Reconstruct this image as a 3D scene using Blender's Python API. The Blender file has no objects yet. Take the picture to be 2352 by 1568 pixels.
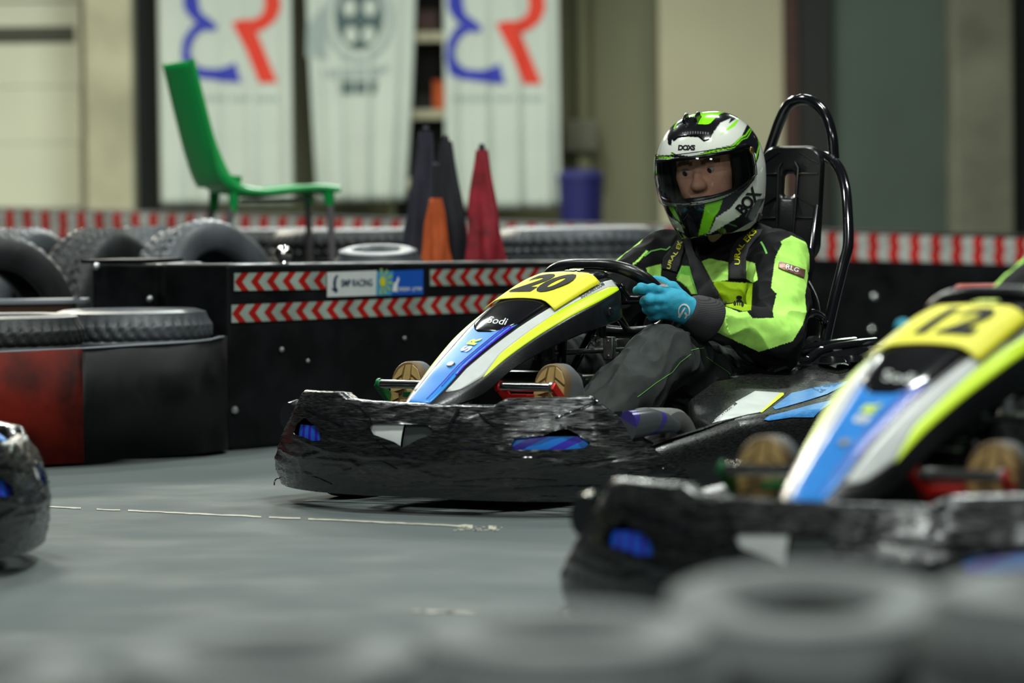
import bpy, bmesh, math, random
import numpy as np
from mathutils import Vector, Matrix, noise
from mathutils.bvhtree import BVHTree
random.seed(7)
SC = bpy.context.scene
COL = SC.collection

# ------------------------------------------------------------------ camera
FPX, IW, IH = 9500.0, 2352, 1568
CAM_H, HORIZON, ROLL = 0.75, 430.0, math.radians(0.7)
PITCH = math.atan((IH / 2 - HORIZON) / FPX)
c_f = np.array([0, math.cos(PITCH), -math.sin(PITCH)])
c_r0 = np.array([1.0, 0, 0]); c_u0 = np.cross(c_r0, c_f)
c_r = c_r0 * math.cos(ROLL) - c_u0 * math.sin(ROLL)
c_u = c_u0 * math.cos(ROLL) + c_r0 * math.sin(ROLL)
c_o = np.array([0, 0, CAM_H])
cam = bpy.data.cameras.new('camera')
cam.sensor_width = 36.0
cam.lens = FPX / IW * 36.0
cam.clip_start, cam.clip_end = 0.1, 200
cam.dof.use_dof = True
cam.dof.focus_distance = 10.1
cam.dof.aperture_fstop = 2.9
cam_o = bpy.data.objects.new('camera', cam); COL.objects.link(cam_o)
cam_o.matrix_world = Matrix(((c_r[0], c_u[0], -c_f[0], 0), (c_r[1], c_u[1], -c_f[1], 0), (c_r[2], c_u[2], -c_f[2], CAM_H), (0, 0, 0, 1)))
SC.camera = cam_o

# ------------------------------------------------------------------ world, lamps, exposure
SC.view_settings.view_transform = 'Standard'
SC.view_settings.look = 'None'
SC.view_settings.exposure = 0.0
SC.view_settings.gamma = 1.0
SC.view_settings.use_curve_mapping = False
world = bpy.data.worlds.new('hall_air'); SC.world = world
world.use_nodes = True
world.node_tree.nodes['Background'].inputs[0].default_value = (0.75, 0.9, 0.85, 1)
world.node_tree.nodes['Background'].inputs[1].default_value = 0.01
def lamp(x, y, z, sx, sy, power, col=(1, 0.98, 0.9), tilt=(0, 0, 0)):
    l = bpy.data.lights.new('hall_lamp', 'AREA'); l.shape = 'RECTANGLE'
    l.size, l.size_y, l.energy, l.color = sx, sy, power, col
    o = bpy.data.objects.new('hall_lamp', l); COL.objects.link(o)
    o.location = (x, y, z); o.rotation_euler = tilt
    return o
COOL, WARM, GREENISH = (0.93, 1.0, 0.95), (1.0, 0.95, 0.78), (0.78, 1.0, 0.8)
lamp(0.9, 8.2, 5.2, 1.0, 0.22, 210, COOL)
lamp(-2.6, 10.6, 5.2, 1.0, 0.22, 130, COOL)
lamp(3.2, 11.2, 5.2, 1.0, 0.22, 120, COOL)
lamp(-1.2, 4.2, 5.0, 1.0, 0.22, 75, COOL)
lamp(2.4, 1.2, 4.2, 1.0, 0.3, 95, COOL, (math.radians(42), 0, math.radians(8)))  # front fill added at the camera side, tilted towards the kart
lamp(-3.2, 2.0, 4.2, 1.0, 0.3, 70, COOL, (math.radians(40), 0, math.radians(-22)))  # second added front fill, from the left of the camera
for lx in (-2.2, 1.2):
    lamp(lx, 15.0, 5.0, 1.1, 0.25, 105, COOL)
lamp(-3.6, 21.6, 4.2, 1.6, 0.3, 420, WARM, (math.radians(-25), 0, 0))
lamp(-0.6, 22.0, 4.6, 1.4, 0.3, 290, COOL, (math.radians(-25), 0, 0))
lamp(1.1, 22.8, 3.4, 0.6, 0.3, 60, WARM, (math.radians(-25), 0, 0))
lamp(3.2, 22.0, 4.8, 1.0, 0.3, 30, GREENISH, (math.radians(-25), 0, 0))

# ------------------------------------------------------------------ pixel helpers (used to read sizes off the photograph)
def proj(P):
    d = np.asarray(P, float) - c_o
    z = d @ c_f
    return np.stack([IW / 2 + FPX * (d @ c_r) / z, IH / 2 - FPX * (d @ c_u) / z], -1)
def ray(px, py):
    return c_f + c_r * (px - IW / 2) / FPX - c_u * (py - IH / 2) / FPX
def at(px, py, Y):
    d = ray(px, py); return Vector(c_o + d * (Y / d[1]))
def onz(px, py, z=0.0):
    d = ray(px, py); return Vector(c_o + d * ((z - CAM_H) / d[2]))
class Pose:
    def __init__(s, px, Y, psi):
        a = math.radians(psi); q = at(px, 1100, Y)
        s.o = np.array([q[0], q[1], 0.0])
        s.fx = np.array([-math.sin(a), -math.cos(a), 0]); s.ly = np.array([math.cos(a), -math.sin(a), 0])
        s.M = np.array([s.fx, s.ly, [0, 0, 1]])
    def w(s, P): return s.o + np.asarray(P, float) @ s.M
    def loc(s, P): return (np.asarray(P, float) - s.o) @ s.M.T
    def un(s, px, py, ax, v):
        o = s.M @ (c_o - s.o); d = s.M @ ray(px, py)
        return Vector(o + d * ((v - o[ax]) / d[ax]))
    def mat(s):
        m = Matrix.Identity(4)
        for i in range(3):
            m[i][0], m[i][1], m[i][2], m[i][3] = s.fx[i], s.ly[i], (0, 0, 1)[i], s.o[i]
        return m
K = Pose(925, 9.5, 35)
K12 = Pose(1806, 6.4, 32)
def crop(ox, oy, s=600 / 2352):
    return lambda pts: [(ox + x * s, oy + y * s) for x, y in pts]
c1, c2, c3, c4 = crop(1400, 200), crop(1400, 500), crop(1200, 650), crop(840, 580)
c5, c6 = crop(1480, 540, 300 / 2352), crop(1740, 780, 300 / 2352)

# ------------------------------------------------------------------ materials
def lin(c):
    return tuple((v / 12.92 if v <= 0.04045 else ((v + 0.055) / 1.055) ** 2.4) for v in c)
def rgb(r, g, b): return lin((r / 255, g / 255, b / 255))
def nd(nt, typ, **kw):
    n = nt.nodes.new(typ)
    for k, v in kw.items(): setattr(n, k, v)
    return n
def mth(nt, op, a, b=None, c=None):
    n = nd(nt, 'ShaderNodeMath', operation=op)
    for i, v in enumerate((a, b, c)):
        if v is None: continue
        if isinstance(v, (int, float)): n.inputs[i].default_value = v
        else: nt.links.new(v, n.inputs[i])
    return n.outputs[0]
def mat(name, col, rough=0.5, metal=0.0, var=0.0, vscale=20.0, bump=0.0, bscale=60.0, coat=0.0, attr=None, stretch=None, spec=0.5, scratch=0.0, sheen=0.0):
    m = bpy.data.materials.new(name); m.use_nodes = True
    nt = m.node_tree; b = nt.nodes['Principled BSDF']
    b.inputs['Roughness'].default_value = rough; b.inputs['Metallic'].default_value = metal
    b.inputs['Coat Weight'].default_value = coat; b.inputs['Specular IOR Level'].default_value = spec
    if sheen: b.inputs['Sheen Weight'].default_value = sheen
    tc = nd(nt, 'ShaderNodeTexCoord'); co = tc.outputs['Object']
    if stretch:
        mp = nd(nt, 'ShaderNodeMapping'); mp.inputs['Scale'].default_value = stretch
        nt.links.new(co, mp.inputs['Vector']); co = mp.outputs[0]
    src = None
    if attr:
        a = nd(nt, 'ShaderNodeAttribute', attribute_name=attr); src = a.outputs['Color']
    if var or scratch:
        n = nd(nt, 'ShaderNodeTexNoise'); n.inputs['Scale'].default_value = vscale; n.inputs['Detail'].default_value = 6
        nt.links.new(co, n.inputs['Vector'])
        mx = nd(nt, 'ShaderNodeMix', data_type='RGBA', blend_type='MULTIPLY'); mx.inputs[0].default_value = 1
        if src is not None: nt.links.new(src, mx.inputs[6])
        else: mx.inputs[6].default_value = (*col, 1)
        r = nd(nt, 'ShaderNodeMapRange'); r.inputs[1].default_value = 0.3; r.inputs[2].default_value = 0.7
        r.inputs[3].default_value = 1 - var; r.inputs[4].default_value = 1 + var
        nt.links.new(n.outputs[0], r.inputs[0]); nt.links.new(r.outputs[0], mx.inputs[7]); src = mx.outputs[2]
    if src is not None: nt.links.new(src, b.inputs['Base Color'])
    else: b.inputs['Base Color'].default_value = (*col, 1)
    if scratch:
        n2 = nd(nt, 'ShaderNodeTexNoise'); n2.inputs['Scale'].default_value = vscale * 2; n2.inputs['Detail'].default_value = 8
        nt.links.new(co, n2.inputs['Vector'])
        r2 = nd(nt, 'ShaderNodeMapRange'); r2.inputs[1].default_value = 0.35; r2.inputs[2].default_value = 0.65
        r2.inputs[3].default_value = rough - scratch; r2.inputs[4].default_value = rough + scratch
        nt.links.new(n2.outputs[0], r2.inputs[0]); nt.links.new(r2.outputs[0], b.inputs['Roughness'])
    if bump:
        nb = nd(nt, 'ShaderNodeTexNoise'); nb.inputs['Scale'].default_value = bscale; nb.inputs['Detail'].default_value = 5
        nt.links.new(co, nb.inputs['Vector'])
        bp = nd(nt, 'ShaderNodeBump'); bp.inputs['Strength'].default_value = bump; bp.inputs['Distance'].default_value = 0.01
        nt.links.new(nb.outputs[0], bp.inputs['Height']); nt.links.new(bp.outputs[0], b.inputs['Normal'])
    return m
def tape_mat(name, period, red, white, sign=1.0, depth=0.42):
    # printed chevron tape: u runs in metres along the tape, v from 0 to 1 across it
    m = bpy.data.materials.new(name); m.use_nodes = True
    nt = m.node_tree; b = nt.nodes['Principled BSDF']; b.inputs['Roughness'].default_value = 0.35
    uv = nd(nt, 'ShaderNodeUVMap'); uv.uv_map = 'UVMap'
    sp = nd(nt, 'ShaderNodeSeparateXYZ'); nt.links.new(uv.outputs[0], sp.inputs[0])
    a = mth(nt, 'ABSOLUTE', mth(nt, 'SUBTRACT', sp.outputs[1], 0.5))
    ph = mth(nt, 'FRACT', mth(nt, 'ADD', mth(nt, 'DIVIDE', sp.outputs[0], period), mth(nt, 'MULTIPLY', a, -2 * sign * depth)))
    k = mth(nt, 'LESS_THAN', ph, 0.47)
    mx = nd(nt, 'ShaderNodeMix', data_type='RGBA'); mx.inputs[6].default_value = (*white, 1); mx.inputs[7].default_value = (*red, 1)
    nt.links.new(k, mx.inputs[0])
    nz = nd(nt, 'ShaderNodeTexNoise'); nz.inputs['Scale'].default_value = 9
    tc = nd(nt, 'ShaderNodeTexCoord'); nt.links.new(tc.outputs['Object'], nz.inputs['Vector'])
    r = nd(nt, 'ShaderNodeMapRange'); r.inputs[1].default_value = 0.3; r.inputs[2].default_value = 0.7; r.inputs[3].default_value = 0.7; r.inputs[4].default_value = 1.1
    nt.links.new(nz.outputs[0], r.inputs[0])
    m2 = nd(nt, 'ShaderNodeMix', data_type='RGBA', blend_type='MULTIPLY'); m2.inputs[0].default_value = 1
    nt.links.new(mx.outputs[2], m2.inputs[6]); nt.links.new(r.outputs[0], m2.inputs[7])
    nt.links.new(m2.outputs[2], b.inputs['Base Color'])
    return m
def stripe_mat(name, c_a, c_b, direction, period, frac, rough=0.25):
    m = bpy.data.materials.new(name); m.use_nodes = True
    nt = m.node_tree; b = nt.nodes['Principled BSDF']; b.inputs['Roughness'].default_value = rough
    tc = nd(nt, 'ShaderNodeTexCoord'); dp = nd(nt, 'ShaderNodeVectorMath', operation='DOT_PRODUCT')
    dp.inputs[1].default_value = direction; nt.links.new(tc.outputs['Object'], dp.inputs[0])
    k = mth(nt, 'LESS_THAN', mth(nt, 'FRACT', mth(nt, 'DIVIDE', dp.outputs['Value'], period)), frac)
    mx = nd(nt, 'ShaderNodeMix', data_type='RGBA'); mx.inputs[6].default_value = (*c_a, 1); mx.inputs[7].default_value = (*c_b, 1)
    nt.links.new(k, mx.inputs[0]); nt.links.new(mx.outputs[2], b.inputs['Base Color'])
    return m
def glass_mat(name, tint, refl=0.06):
    m = bpy.data.materials.new(name); m.use_nodes = True
    nt = m.node_tree; nt.nodes.remove(nt.nodes['Principled BSDF']); out = nt.nodes['Material Output']
    t = nd(nt, 'ShaderNodeBsdfTransparent'); t.inputs[0].default_value = (*tint, 1)
    g = nd(nt, 'ShaderNodeBsdfGlossy'); g.inputs['Roughness'].default_value = 0.04; g.inputs[0].default_value = (0.9, 0.95, 1, 1)
    fr = nd(nt, 'ShaderNodeFresnel'); fr.inputs[0].default_value = 1.5
    mx = nd(nt, 'ShaderNodeMixShader'); nt.links.new(mth(nt, 'ADD', fr.outputs[0], refl - 0.04), mx.inputs[0])
    nt.links.new(t.outputs[0], mx.inputs[1]); nt.links.new(g.outputs[0], mx.inputs[2]); nt.links.new(mx.outputs[0], out.inputs[0])
    return m
M = {}
M['floor'] = mat('track_floor', rgb(88, 95, 95), 0.82, var=0.14, vscale=1.6, bump=0.12, bscale=90, scratch=0.1, spec=0.25)
M['black_plastic'] = mat('black_plastic', (0.006, 0.006, 0.007), 0.3, var=0.3, vscale=30, bump=0.05, bscale=200)
M['black_gloss'] = mat('black_gloss', (0.008, 0.008, 0.01), 0.14, coat=0.3)
M['black_scuffed'] = mat('scuffed_black_plastic', (0.009, 0.0095, 0.009), 0.33, var=0.5, vscale=24, bump=0.07, bscale=34, stretch=(1.0, 12, 12), scratch=0.15)
M['black_tape'] = mat('black_tape_wrap', (0.0085, 0.0087, 0.0098), 0.27, var=0.6, vscale=16, bump=0.06, bscale=34, stretch=(1.2, 1.2, 14), scratch=0.18, spec=0.9)
M['black_paint'] = mat('black_painted_tube', (0.006, 0.006, 0.008), 0.13, coat=0.6)
M['rubber'] = mat('tyre_rubber', (0.018, 0.019, 0.021), 0.5, var=0.45, vscale=14, bump=0.12, bscale=70)
M['rubber_grey'] = mat('dusty_tyre_rubber', rgb(74, 77, 82), 0.45, var=0.4, vscale=9, bump=0.12, bscale=60)
M['pale_rubber'] = mat('pale_dusty_rubber', rgb(122, 126, 125), 0.7, var=0.25, vscale=12)
M['kart_rubber'] = mat('kart_tyre_rubber', rgb(92, 92, 89), 0.75, var=0.15, vscale=25, bump=0.08, bscale=300)
M['blue'] = mat('blue_sticker', rgb(38, 134, 222), 0.3, var=0.06, vscale=30, spec=0.35)
M['blue_worn'] = mat('worn_blue_sticker', rgb(70, 140, 205), 0.3, var=0.25, vscale=40, stretch=(1, 6, 6))
M['purple'] = mat('purple_sticker', rgb(62, 40, 190), 0.25)
M['white'] = mat('white_sticker', rgb(206, 209, 207), 0.3, var=0.05, vscale=30)
M['yellow'] = mat('fluorescent_yellow_sticker', rgb(222, 255, 40), 0.35)
M['plate_yellow'] = mat('yellow_number_plate', rgb(240, 232, 38), 0.55, var=0.06, vscale=90, stretch=(4, 1, 1))
M['ink'] = mat('black_print', (0.012, 0.012, 0.012), 0.7, spec=0.15)
M['white_ink'] = mat('white_print', rgb(225, 228, 225), 0.4)
M['grey_ink'] = mat('grey_print', rgb(60, 62, 62), 0.5)
M['lime_ink'] = mat('lime_print', rgb(214, 240, 60), 0.4)
M['yellow_ink'] = mat('yellow_print', rgb(228, 224, 20), 0.5)
M['chrome'] = mat('chromed_metal', (0.75, 0.75, 0.72), 0.16, 1.0, var=0.2, vscale=60)
M['steel'] = mat('brushed_steel', (0.5, 0.5, 0.5), 0.3, 1.0, var=0.2, vscale=60)
M['brass'] = mat('brass_screw', rgb(190, 160, 90), 0.35, 1.0)
M['red_metal'] = mat('red_anodised_metal', rgb(190, 30, 22), 0.35, 0.3)
M['green_metal'] = mat('green_anodised_metal', rgb(20, 110, 60), 0.35, 0.3)
M['red_plastic'] = mat('red_plastic', rgb(200, 34, 22), 0.35)
M['body'] = mat('suit_cloth', (1, 1, 1), 0.75, var=0.12, vscale=40, bump=0.12, bscale=500, attr='Col', spec=0.15)
M['skin'] = mat('skin', rgb(205, 150, 125), 0.45, var=0.08, vscale=40)
M['paint'] = mat('helmet_paint', (1, 1, 1), 0.16, attr='Col', coat=0.6)
M['glove'] = mat('turquoise_glove_cloth', rgb(44, 160, 190), 0.75, var=0.1, vscale=60, bump=0.15, bscale=400)
M['glove_palm'] = mat('grey_glove_palm', rgb(135, 132, 130), 0.8, var=0.15, vscale=80)
M['knit'] = stripe_mat('ribbed_cuff_knit', rgb(58, 57, 60), rgb(34, 33, 36), (0.2, 0.35, 0.9), 0.0036, 0.4, 0.85)
M['sole'] = mat('tan_rubber_sole', rgb(172, 142, 88), 0.55, var=0.1, vscale=60)
M['sole_dark'] = mat('sole_groove_rubber', rgb(104, 82, 48), 0.6)
M['shoe'] = mat('grey_shoe_upper', rgb(88, 90, 92), 0.7, var=0.1)
M['belt'] = mat('black_webbing', (0.011, 0.011, 0.012), 0.8, bump=0.3, bscale=600)
M['strap'] = mat('grey_strap_webbing', rgb(38, 39, 38), 0.85, bump=0.3, bscale=600)
M['concrete'] = mat('concrete', rgb(165, 163, 138), 0.9, var=0.22, vscale=2.5)
M['pillar_dark'] = mat('dirty_concrete', rgb(112, 112, 96), 0.9, var=0.25, vscale=3)
M['cream'] = mat('cream_door_panel', rgb(205, 208, 186), 0.6, var=0.04, vscale=2)
M['wall'] = mat('olive_plaster_wall', rgb(138, 138, 108), 0.85, var=0.1, vscale=1.5)
M['light_panel'] = mat('pale_door_panel', rgb(176, 172, 144), 0.7, var=0.08, vscale=1.2)
M['green_wall'] = mat('dark_green_gate', rgb(74, 88, 78), 0.6, var=0.15, vscale=1)
M['dark'] = mat('near_black', (0.012, 0.014, 0.012), 0.7)
M['slot'] = mat('dark_window_slot', rgb(66, 68, 56), 0.4)
M['rust'] = mat('rust_brown_steel', rgb(62, 38, 30), 0.7, var=0.2)
M['banner'] = mat('white_banner_cloth', rgb(188, 198, 188), 0.8, var=0.04, vscale=4)
M['b_blue'] = mat('banner_blue_print', rgb(44, 54, 165), 0.7)
M['b_red'] = mat('banner_red_print', rgb(215, 56, 34), 0.7)
M['b_grey'] = mat('banner_grey_green_print', rgb(72, 92, 92), 0.7)
M['b_pale'] = mat('banner_pale_print', rgb(150, 164, 160), 0.7)
M['chair_green'] = mat('green_moulded_plastic', rgb(16, 158, 74), 0.35)
M['chair_leg'] = mat('grey_brown_chair_leg', rgb(98, 94, 96), 0.5)
M['barrier'] = mat('black_barrier_plastic', (0.0055, 0.0055, 0.0065), 0.45, var=0.5, vscale=6, bump=0.1, bscale=12, scratch=0.14, spec=0.16)
M['belt_black'] = mat('black_conveyor_belt', (0.008, 0.0085, 0.0085), 0.5, var=0.6, vscale=5, scratch=0.1, spec=0.18)
M['belt_red'] = mat('scuffed_red_belt', rgb(92, 20, 9), 0.65, var=0.95, vscale=5, spec=0.15)
M['flag_black'] = mat('black_flag_cloth', (0.012, 0.012, 0.018), 0.7)
M['flag_grey'] = mat('slate_flag_cloth', rgb(38, 38, 52), 0.75, var=0.2)
M['flag_orange'] = mat('orange_flag_cloth', rgb(190, 84, 30), 0.75, var=0.15)
M['flag_red'] = mat('crimson_flag_cloth', rgb(140, 22, 38), 0.7, var=0.45, vscale=22)
M['line'] = mat('worn_white_line', rgb(176, 172, 156), 0.7, var=0.2, vscale=60)
M['board'] = mat('grey_board', rgb(128, 132, 140), 0.5)
M['wood'] = mat('brown_wood', rgb(70, 46, 30), 0.7, var=0.2)
M['bin_blue'] = mat('navy_plastic', rgb(28, 30, 92), 0.5)
M['tape_near'] = tape_mat('red_white_chevron_tape', 0.068, rgb(165, 20, 12), rgb(158, 172, 160))
M['tape_far'] = tape_mat('red_white_block_tape', 0.098, rgb(215, 40, 32), rgb(205, 208, 200), 1.0, 0.12)
M['visor'] = glass_mat('smoke_visor', (0.93, 0.93, 0.94), 0.055)
M['metal_tag'] = mat('dull_metal_tag', rgb(150, 110, 95), 0.4, 0.6, var=0.25, vscale=90)

# ------------------------------------------------------------------ mesh helpers
class MB:
    def __init__(s): s.v = []; s.f = []; s.uv = None
    def add(s, vs, fs):
        n = len(s.v); s.v += [tuple(p) for p in vs]; s.f += [tuple(i + n for i in f) for f in fs]; return s
    def box(s, c, d, m=None):
        c = Vector(c); h = [x / 2 for x in d]
        vs = [Vector((sx * h[0], sy * h[1], sz * h[2])) for sx in (-1, 1) for sy in (-1, 1) for sz in (-1, 1)]
        if m is not None: vs = [m @ v for v in vs]
        return s.add([v + c for v in vs], [(0, 1, 3, 2), (4, 6, 7, 5), (0, 4, 5, 1), (2, 3, 7, 6), (0, 2, 6, 4), (1, 5, 7, 3)])
    def tube(s, path, r, seg=12, closed=False, flat=1.0, cap=True, up=None):
        P = [Vector(p) for p in path]; n = len(P)
        R = r if isinstance(r, (list, tuple)) else [r] * n
        vs = []; a = None
        for i in range(n):
            t = (P[(i + 1) % n] - P[i - 1]) if closed else (P[min(i + 1, n - 1)] - P[max(i - 1, 0)])
            t.normalize()
            if a is None:
                a = Vector(up) if up else Vector((0, 0, 1))
                if abs(a.dot(t)) > 0.95: a = Vector((1, 0, 0))
            a = (a - t * a.dot(t)).normalized(); b = t.cross(a)
            for k in range(seg):
                q = 2 * math.pi * k / seg
                vs.append(P[i] + (a * math.cos(q) + b * math.sin(q) * flat) * R[i])
        fs = []
        for i in range(n if closed else n - 1):
            j = (i + 1) % n
            for k in range(seg):
                l = (k + 1) % seg
                fs.append((i * seg + k, i * seg + l, j * seg + l, j * seg + k))
        if cap and not closed:
            fs.append(tuple(range(seg))[::-1]); fs.append(tuple((n - 1) * seg + k for k in range(seg)))
        return s.add(vs, fs)
    def lathe(s, prof, c, axis, seg=32, closed=False, arc=None):
        c = Vector(c); ax = Vector(axis).normalized()
        a = Vector((0, 0, 1)) if abs(ax.z) < 0.9 else Vector((1, 0, 0))
        a = (a - ax * a.dot(ax)).normalized(); b = ax.cross(a); n = len(prof); vs = []
        for k in range(seg):
            q = 2 * math.pi * k / seg
            d = a * math.cos(q) + b * math.sin(q)
            vs += [c + ax * h + d * r for r, h in prof]
        fs = []
        for k in range(seg):
            l = (k + 1) % seg
            for i in range(n if closed else n - 1):
                j = (i + 1) % n
                fs.append((k * n + i, k * n + j, l * n + j, l * n + i))
        return s.add(vs, fs)
    def grid(s, rows):
        n, m = len(rows), len(rows[0])
        return s.add([p for r in rows for p in r], [(i * m + j, i * m + j + 1, (i + 1) * m + j + 1, (i + 1) * m + j) for i in range(n - 1) for j in range(m - 1)])
    def loft(s, rings, cap=True):
        n, m = len(rings), len(rings[0])
        fs = [(i * m + j, i * m + (j + 1) % m, (i + 1) * m + (j + 1) % m, (i + 1) * m + j) for i in range(n - 1) for j in range(m)]
        if cap: fs += [tuple(range(m))[::-1], tuple((n - 1) * m + j for j in range(m))]
        return s.add([p for r in rings for p in r], fs)
    def prism(s, poly, fa, fb):
        n = len(poly)
        return s.add([fa(p) for p in poly] + [fb(p) for p in poly], [tuple(range(n))[::-1], tuple(range(n, 2 * n))] + [(i, (i + 1) % n, n + (i + 1) % n, n + i) for i in range(n)])
    def mesh(s, name, smooth=35, recalc=True):
        me = bpy.data.meshes.new(name); me.from_pydata([tuple(v) for v in s.v], [], s.f)
        if recalc:
            bm = bmesh.new(); bm.from_mesh(me); bmesh.ops.recalc_face_normals(bm, faces=bm.faces); bm.to_mesh(me); bm.free()
        if smooth:
            me.shade_smooth(); me.set_sharp_from_angle(angle=math.radians(smooth))
        return me
    def build(s, name, m, parent=None, smooth=35, bevel=0, thick=0, sub=0, recalc=True):
        o = obj(name, s.mesh(name, smooth, recalc), m, parent)
        if thick:
            md = o.modifiers.new('thickness', 'SOLIDIFY'); md.thickness = thick; md.offset = -1
        if bevel:
            md = o.modifiers.new('rounding', 'BEVEL'); md.width = bevel; md.segments = 3; md.limit_method = 'ANGLE'; md.angle_limit = math.radians(40)
        if sub:
            md = o.modifiers.new('smoothing', 'SUBSURF'); md.levels = md.render_levels = sub
        return o
def obj(name, me, m=None, parent=None):
    o = bpy.data.objects.new(name, me); COL.objects.link(o)
    if m is not None and me is not None:
        me.materials.clear(); me.materials.append(M[m] if isinstance(m, str) else m)
    if parent is not None: o.parent = parent
    return o
def tag(o, label=None, cat=None, group=None, kind=None):
    if label: o['label'] = label
    if cat: o['category'] = cat
    if group: o['group'] = group
    if kind: o['kind'] = kind
    return o
def empty(name, loc=(0, 0, 0), rz=0):
    o = bpy.data.objects.new(name, None); COL.objects.link(o); o.location = loc; o.rotation_euler = (0, 0, rz); o.empty_display_size = 0.05
    return o
def kids(o): return [c for c in bpy.data.objects if c.parent == o]
def copy_tree(o, parent=None, skip=()):
    c = o.copy(); COL.objects.link(c); c.parent = parent
    for ch in kids(o):
        if ch.name.split('.')[0] not in skip: copy_tree(ch, c, skip)
    return c
def spline(pts, n):
    P = [Vector(p) for p in pts]; out = []
    Q = [P[0] * 2 - P[1]] + P + [P[-1] * 2 - P[-2]]
    for i in range(1, len(Q) - 2):
        for k in range(n):
            t = k / n
            a, b, c, d = Q[i - 1], Q[i], Q[i + 1], Q[i + 2]
            out.append(0.5 * ((2 * b) + (c - a) * t + (2 * a - 5 * b + 4 * c - d) * t * t + (3 * b - a - 3 * c + d) * t ** 3))
    out.append(P[-1]); return out
def ipl(xs, ys, x): return float(np.interp(x, xs, ys))
def text2d(s, size=1.0, bold=0.0, shear=0.0, cut=0.0, space=1.0):
    cu = bpy.data.curves.new('lettering', 'FONT'); cu.body = s; cu.size = size; cu.offset = bold; cu.shear = shear
    cu.align_x = 'CENTER'; cu.align_y = 'CENTER'; cu.space_character = space; cu.resolution_u = 4
    o = bpy.data.objects.new('lettering', cu); COL.objects.link(o)
    dg = bpy.context.evaluated_depsgraph_get()
    me = bpy.data.meshes.new_from_object(o.evaluated_get(dg)); bpy.data.objects.remove(o); bpy.data.curves.remove(cu)
    bm = bmesh.new(); bm.from_mesh(me); bpy.data.meshes.remove(me)
    bmesh.ops.triangulate(bm, faces=bm.faces)
    if cut: cut_grid(bm, cut)
    vs = [(v.co.x, v.co.y) for v in bm.verts]; bm.verts.index_update()
    fs = [tuple(v.index for v in f.verts) for f in bm.faces]; bm.free()
    return vs, fs
def cut_grid(bm, d):
    for ax in (0, 1):
        xs = [v.co[ax] for v in bm.verts]
        x = math.floor(min(xs) / d) * d + d
        while x < max(xs):
            no = [0, 0, 0]; no[ax] = 1; co = [0, 0, 0]; co[ax] = x
            bmesh.ops.bisect_plane(bm, geom=bm.verts[:] + bm.edges[:] + bm.faces[:], plane_co=co, plane_no=no)
            x += d
def poly2d(polys, cut=0.0):
    bm = bmesh.new()
    for p in polys:
        f = bm.faces.new([bm.verts.new((x, y, 0)) for x, y in p])
    bmesh.ops.triangulate(bm, faces=bm.faces)
    if cut: cut_grid(bm, cut)
    bm.verts.index_update()
    r = [(v.co.x, v.co.y) for v in bm.verts], [tuple(v.index for v in f.verts) for f in bm.faces]
    bm.free(); return r
def ribbon2d(pts, w):
    # flat polygons for a line of width w through 2-D points
    out = []
    for (x0, y0), (x1, y1) in zip(pts[:-1], pts[1:]):
        l = math.hypot(x1 - x0, y1 - y0) or 1; nx, ny = -(y1 - y0) / l * w / 2, (x1 - x0) / l * w / 2
        out.append([(x0 + nx, y0 + ny), (x1 + nx, y1 + ny), (x1 - nx, y1 - ny), (x0 - nx, y0 - ny)])
    return out
def place2d(vf, o, ex, ey):
    vs, fs = vf
    return [(o[0] + x * ex[0] + y * ey[0], o[1] + x * ex[1] + y * ey[1]) for x, y in vs], fs
def inside(P, poly):
    x, y = P[:, 0], P[:, 1]; r = np.zeros(len(P), bool); n = len(poly)
    for i in range(n):
        x0, y0 = poly[i]; x1, y1 = poly[(i + 1) % n]
        if y0 == y1: continue
        c = ((y0 > y) != (y1 > y)) & (x < (x1 - x0) * (y - y0) / (y1 - y0) + x0)
        r ^= c
    return r
def bvh_of(objs):
    # surface of kart-space meshes, for laying prints, straps and seams onto them
    vs, fs = [], []
    for o in objs:
        n = len(vs); vs += [tuple(v.co) for v in o.data.vertices]; fs += [tuple(i + n for i in p.vertices) for p in o.data.polygons]
    return BVHTree.FromPolygons(vs, fs)
def lay(name, vf, bvh, m, parent, off=0.0012, thick=0.0):
    # lays a flat shape onto a curved surface: each point is carried along the viewing direction onto the surface
    o = Vector(K.loc(c_o)); vs, fs = vf; out = []; ok = []
    for x, y in vs:
        d = Vector(K.M @ ray(x, y)).normalized()
        h, nrm, _, _ = bvh.ray_cast(o, d)
        if h is None: out.append((0, 0, 0)); ok.append(False)
        else:
            if nrm.dot(d) > 0: nrm = -nrm
            out.append(tuple(h + nrm * off * 0.5 - d * off * 0.5)); ok.append(True)
    keep_ = []
    for f in fs:
        if all(ok[i] for i in f):
            a, b, c = (Vector(out[i]) for i in f[:3])
            keep_.append(f if (b - a).cross(c - a).dot(a - o) < 0 else f[::-1])
    b = MB(); b.add(out, keep_)
    return b.build(name, m, parent, smooth=60, thick=thick, recalc=False)
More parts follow.
